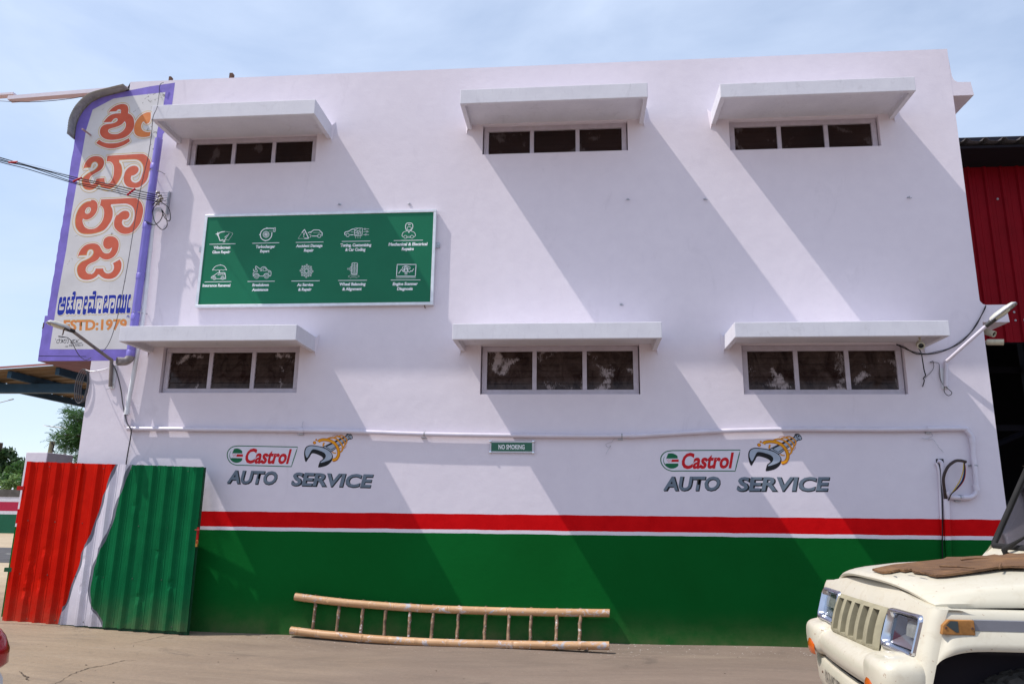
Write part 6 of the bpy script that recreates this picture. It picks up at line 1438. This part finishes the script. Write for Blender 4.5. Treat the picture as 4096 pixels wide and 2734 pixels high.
for sg in (1, -1):
    m = MB(); rows = []
    def sup(t, e): return math.copysign(abs(t)**e, t)
    for a in np.linspace(-math.pi/2, math.pi/2, 17):
        ca, sa = sup(math.cos(a), .40), sup(math.sin(a), .62)
        rows.append([CB(9.070-.130*ca*sup(math.cos(b), .62), sg*(.640+.190*ca*sup(math.sin(b), .62)), .703+.108*sa-.022*max(0, sa)*(.5+.5*math.cos(b))) for b in np.linspace(0, 2*math.pi, 33)])
    m.grid(rows); m.build('bumper_corner', M['cream'], bu, smooth=60)
    m = MB(); rows = []
    for q in np.linspace(-1, 1, 7):
        rows.append([CB(8.930+.016*(abs(w_)**2.4)+.010*q*q, sg*(.62+.085*w_*math.sqrt(max(0, 1-.35*q*q))), .640+.045*q) for w_ in np.linspace(-1, 1, 9)])
    m.grid(rows); m.build('fog_lamp', M['amber_lens'], bu, smooth=60)
# number plate lettering on the valance
def VT(p): return CB(8.966+.030*(p[0]/.7)**2-.0045, p[0], .535+p[1])
lettering('plate_lettering', 'KA 26 MC 000', (-.41, -.070), (-.03, -.070), (0, .072), VT, M['ink'], va, dy=0, bold=.0)
for v in (-.49, .10):
    m = MB(); m.revolve([(0, .008), (.003, .007), (.003, 0)], VT((v, -.03)), (-1, 0, 0), 8); m.build('bolt', M['rust'], va)
# front wheels and rear wheels
def wheel(x, sg, label=None):
    m = MB(); rj_ = random.Random(int(x*10))
    prof = [(-.105, .20), (-.112, .27), (-.104, .325), (-.092, .345), (-.070, .350), (-.066, .341), (-.050, .341), (-.046, .352), (-.008, .353), (-.004, .342), (.004, .342), (.008, .353), (.046, .352), (.050, .341), (.066, .341), (.070, .350), (.092, .345), (.104, .325), (.112, .27), (.105, .20)]
    def jit(k, j, h, r):
        if r > .343 and (k+2*(j//5)) % 6 == 0: r -= .011
        if .32 < r < .346 and k % 6 < 2: r -= .006
        return h, r
    m.revolve(prof, C3(x, sg*.715, AZ), (0, -1, 0), 168, jitter=jit); wh = m.build('wheel', M['tyre'], car, smooth=25)
    m = MB(); m.revolve([(-.06, 0), (-.05, .10), (-.075, .18), (-.108, .205), (.108, .205), (.075, .18), (.05, .10), (.06, 0)], C3(x, sg*.715, AZ), (0, -sg, 0), 32); m.build('rim', M['alu'], wh, smooth=40)
for x in (AXX, AXX+2.68):
    for sg in (1, -1): wheel(x, sg)
# cabin
def side_profile(sg):
    m = MB(); rows = []
    for x in sgrid(10.25, 13.15, 30):
        d = abs(x-(AXX+2.68))/.46; zl = .36 if d >= 1 else .36+.46*(1-d**4)**.25
        rows.append([C3(x, sg*.80, zl), C3(x, sg*.83, zl+.01), C3(x, sg*.835, max(.9, zl+.05)), C3(x, sg*.83, 1.02), C3(x, sg*.80, 1.09)])
    m.grid(rows); return m
for sg in (1, -1):
    side_profile(sg).build('body_side', M['cream'], car, smooth=40)
    m = MB()
    for x0, x1, xt0 in ((10.62, 11.42, 10.72), (11.48, 12.22, 11.48), (12.28, 13.05, 12.28)): m.hexa([C3(x0, sg*.805, 1.10), C3(x1, sg*.805, 1.10), C3(x1, sg*.725, 1.70), C3(xt0, sg*.725, 1.70)], [C3(x0, sg*.795, 1.10), C3(x1, sg*.795, 1.10), C3(x1, sg*.715, 1.70), C3(xt0, sg*.715, 1.70)])
    m.build('side_window', M['screen_glass'], car)
    for xa, xb, za, zb in ((10.21, 10.50, 1.27, 1.80), (11.45, 11.45, 1.09, 1.80), (12.25, 12.25, 1.09, 1.80), (13.10, 13.10, 1.09, 1.80)):
        m = MB(); m.hexa([C3(xa-.0, sg*.74, za), C3(xa+.07, sg*.80, za), C3(xa+.09, sg*.80, za), C3(xa+.04, sg*.72, za)], [C3(xb, sg*.68, zb), C3(xb+.07, sg*.715, zb), C3(xb+.09, sg*.715, zb), C3(xb+.04, sg*.66, zb)]); m.build('pillar', M['cream'], car)
    m = MB(); dl_ = [(10.30, .42), (11.44, .42), (11.44, 1.07), (10.30, 1.07)]; m.hexa([C3(x, sg*.834, z) for x, z in dl_], [C3(x, sg*.842, z) for x, z in dl_]); dr = m.build('door', M['cream'], car, bevel=.004)
    m = MB(); m.box(11.24, 11.38, YC-sg*.858-.008, YC-sg*.858+.008, .93, .96); m.build('handle', M['rubber'], dr)
m = MB(); rows = []
for x in sgrid(10.47, 13.2, 12): rows.append([C3(x, v, 1.80+.055*(1-(v/.74)**4)*min(1, (x-10.44)/.12)) for v in sgrid(-.74, .74, 13)])
m.grid(rows); m.build('roof', M['cream'], car, smooth=40)
m = MB(); m.box(13.13, 13.2, YC-.80, YC+.80, .40, 1.80); m.build('tailgate', M['cream'], car)
m = MB(); m.box(10.5, 13.1, YC-.66, YC+.66, .40, 1.12); m.box(10.34, 10.55, YC-.70, YC+.70, 1.0, 1.27); m.build('interior', plain('dark_cabin_trim', (0.05, 0.048, 0.046), .8, var=.1), car)
for v in (-.36, .36):
    m = MB(); m.hexa([C3(11.0, v-.23, 1.12), C3(11.14, v-.23, 1.12), C3(11.14, v+.23, 1.12), C3(11.0, v+.23, 1.12)], [C3(11.12, v-.19, 1.62), C3(11.22, v-.19, 1.62), C3(11.22, v+.19, 1.62), C3(11.12, v+.19, 1.62)]); m.build('seat', plain('grey_seat', (0.10, 0.10, 0.11), .85, var=.1) if 'grey_seat' not in D.materials else D.materials['grey_seat'], car, bevel=.03)
# scuttle, windscreen, seal, wiper
def scr(v, w_):  # w_ 0 bottom .. 1 top
    return C3(10.225-.045*(1-(v/.76)**2)+.275*w_, v, 1.275+.53*w_)
m = MB(); rows = []
for v in sgrid(-.80, .80, 17): rows.append([C3(10.10, v*.92, 1.165+.048*(1-(abs(v)/.8)**4)), C3(10.13, v*.93, 1.195+.036*(1-(abs(v)/.8)**4)), (lambda p: (p[0]-.03, p[1], p[2]-.028))(scr(v*.965, 0)), (lambda p: (p[0]+.02, p[1], p[2]+.01))(scr(v*.965, 0))])
m.grid(rows)
for sg in (1, -1): m.grid([[C3(10.02, sg*.79, 1.015), C3(10.30, sg*.83, 1.02)], [C3(10.10, sg*.765, 1.12), C3(10.32, sg*.815, 1.12)], [C3(10.185, sg*.745, 1.25), C3(10.36, sg*.80, 1.25)], [C3(10.24, sg*.735, 1.33), C3(10.40, sg*.78, 1.33)]])
m.build('scuttle', M['cream'], car, smooth=45)
m = MB(); m.grid([[scr(v*(1-.06*w_), w_) for v in sgrid(-.735, .735, 13)] for w_ in sgrid(.02, .97, 6)]); ws = m.build('windscreen', M['screen_glass'], car, smooth=60)
edge = [scr(v, 0) for v in sgrid(-.72, .72, 13)]+[scr(.745*(1-.06*w_), w_) for w_ in sgrid(.04, .96, 6)]+[scr(v*.94, .985) for v in sgrid(.72, -.72, 13)]+[scr(-.745*(1-.06*w_), w_) for w_ in sgrid(.96, .04, 6)]
m = MB(); m.tube(edge+[edge[0]], .020, 8, cap=False); m.build('screen_seal', M['rubber'], ws, smooth=60)
n_ = np.cross(np.array(scr(.1, 0))-np.array(scr(-.1, 0)), np.array(scr(0, 1))-np.array(scr(0, 0))); n_ /= np.linalg.norm(n_); n_ = n_*(-1 if n_[0] > 0 else 1)
def on_screen(px, py, off):
    o_ = np.array(scr(-.45, 0))+n_*off; d = sight(px, py); return CAM+d*(np.dot(o_-CAM, n_)/np.dot(d, n_))
wa, wb, wc = on_screen(4022, 2212, .03), on_screen(4016, 2196, .05), on_screen(4100, 2146, .045)
m = MB(); m.tube([wa-n_*.03, wa, wb], .017, 8); m.tube([wb, (wb+wc)/2, wc, wc+(wc-wb)*1.2], [.018, .012, .008, .006], 8); m.build('wiper', M['rubber'], ws, smooth=50)
# splintered board lying on the bonnet
fz = wall_xy((3150, 2000), .4681)
def bonnet_z(x, y):
    v = max(-.71, min(.71, YC-y)); return max(0, x-10.02)*.45+bon(max(0, min(1, (x-9.12-.085*(v/.712)**2)/(1.01-.085*(v/.712)**2))), v)[2]
def on_bonnet(p, lift):
    d = sight(*fz(p)); t_ = 3.0
    while t_ < 8:
        q = CAM+d*t_
        if q[0] > 9.0 and q[2] < bonnet_z(q[0], q[1])+lift: break
        t_ += .004
    return q
OUT = [(725,600),(800,582),(900,562),(1000,552),(1100,540),(1200,530),(1330,515),(1365,498),(1500,497),(1600,490),(1700,487),(1770,474),(1810,482),(1850,480),(1900,464),(1960,470),(2021,466),(2100,470),(2130,500),(2120,560),(2080,578),(2021,578),(1900,575),(1812,580),(1700,600),(1500,630),(1350,650),(1270,655),(1215,645),(1185,632),(1080,620),(1060,600),(1000,612),(960,603),(880,620),(810,625),(770,613)]
nO = len(OUT); cen = []
topv = []; botv = []
for k, p in enumerate(OUT):
    lift = .008+.012*max(0, min(1, (p[0]-1000)/900))
    q = on_bonnet(p, lift); topv.append(q+np.array([0, 0, .011])); botv.append(q)
m = MB(); m.add(topv+botv, [tuple(range(nO)), tuple(range(nO, 2*nO))[::-1]]+[(k, (k+1) % nO, nO+(k+1) % nO, nO+k) for k in range(nO)])
def wood():
    t = NT('weathered_splintered_board'); t.set(Roughness=.75)
    g_ = t.noise(7, 7, .65, t.pos((.9, 6, 6), True), .8); b = t.noise(3, 5, .6)
    c = t.mix(t.rng(g_, .3, .7), (0.060, 0.027, 0.012), (0.20, 0.098, 0.038)); c = t.mix(t.rng(b, .5, .7, 0, .6), c, (0.30, 0.155, 0.055)); t.col(c); t.bump(g_, .8, .008); return t.mat
M['wood'] = wood()
bo = thing('splintered_board', 'long splintered brown board lying across the bonnet of the car', 'board', tuple(topv[10]))
m.build('plank', M['wood'], bo)
rj = random.Random(8)
for a, L in (((1812, 578), (18, -42)), ((880, 600), (30, 16)), ((1000, 590), (60, 8)), ((1100, 610), (70, 14)), ((1480, 505), (240, -12)), ((1300, 560), (360, 26))):
    p, q = on_bonnet(a, .034), on_bonnet((a[0]+L[0], a[1]+L[1]), .036); m = MB(); m.tube([p, (p+q)/2+np.array([0, 0, .004]), q], [.006, .005, .001], 5); m.build('splinter', M['wood'], bo)
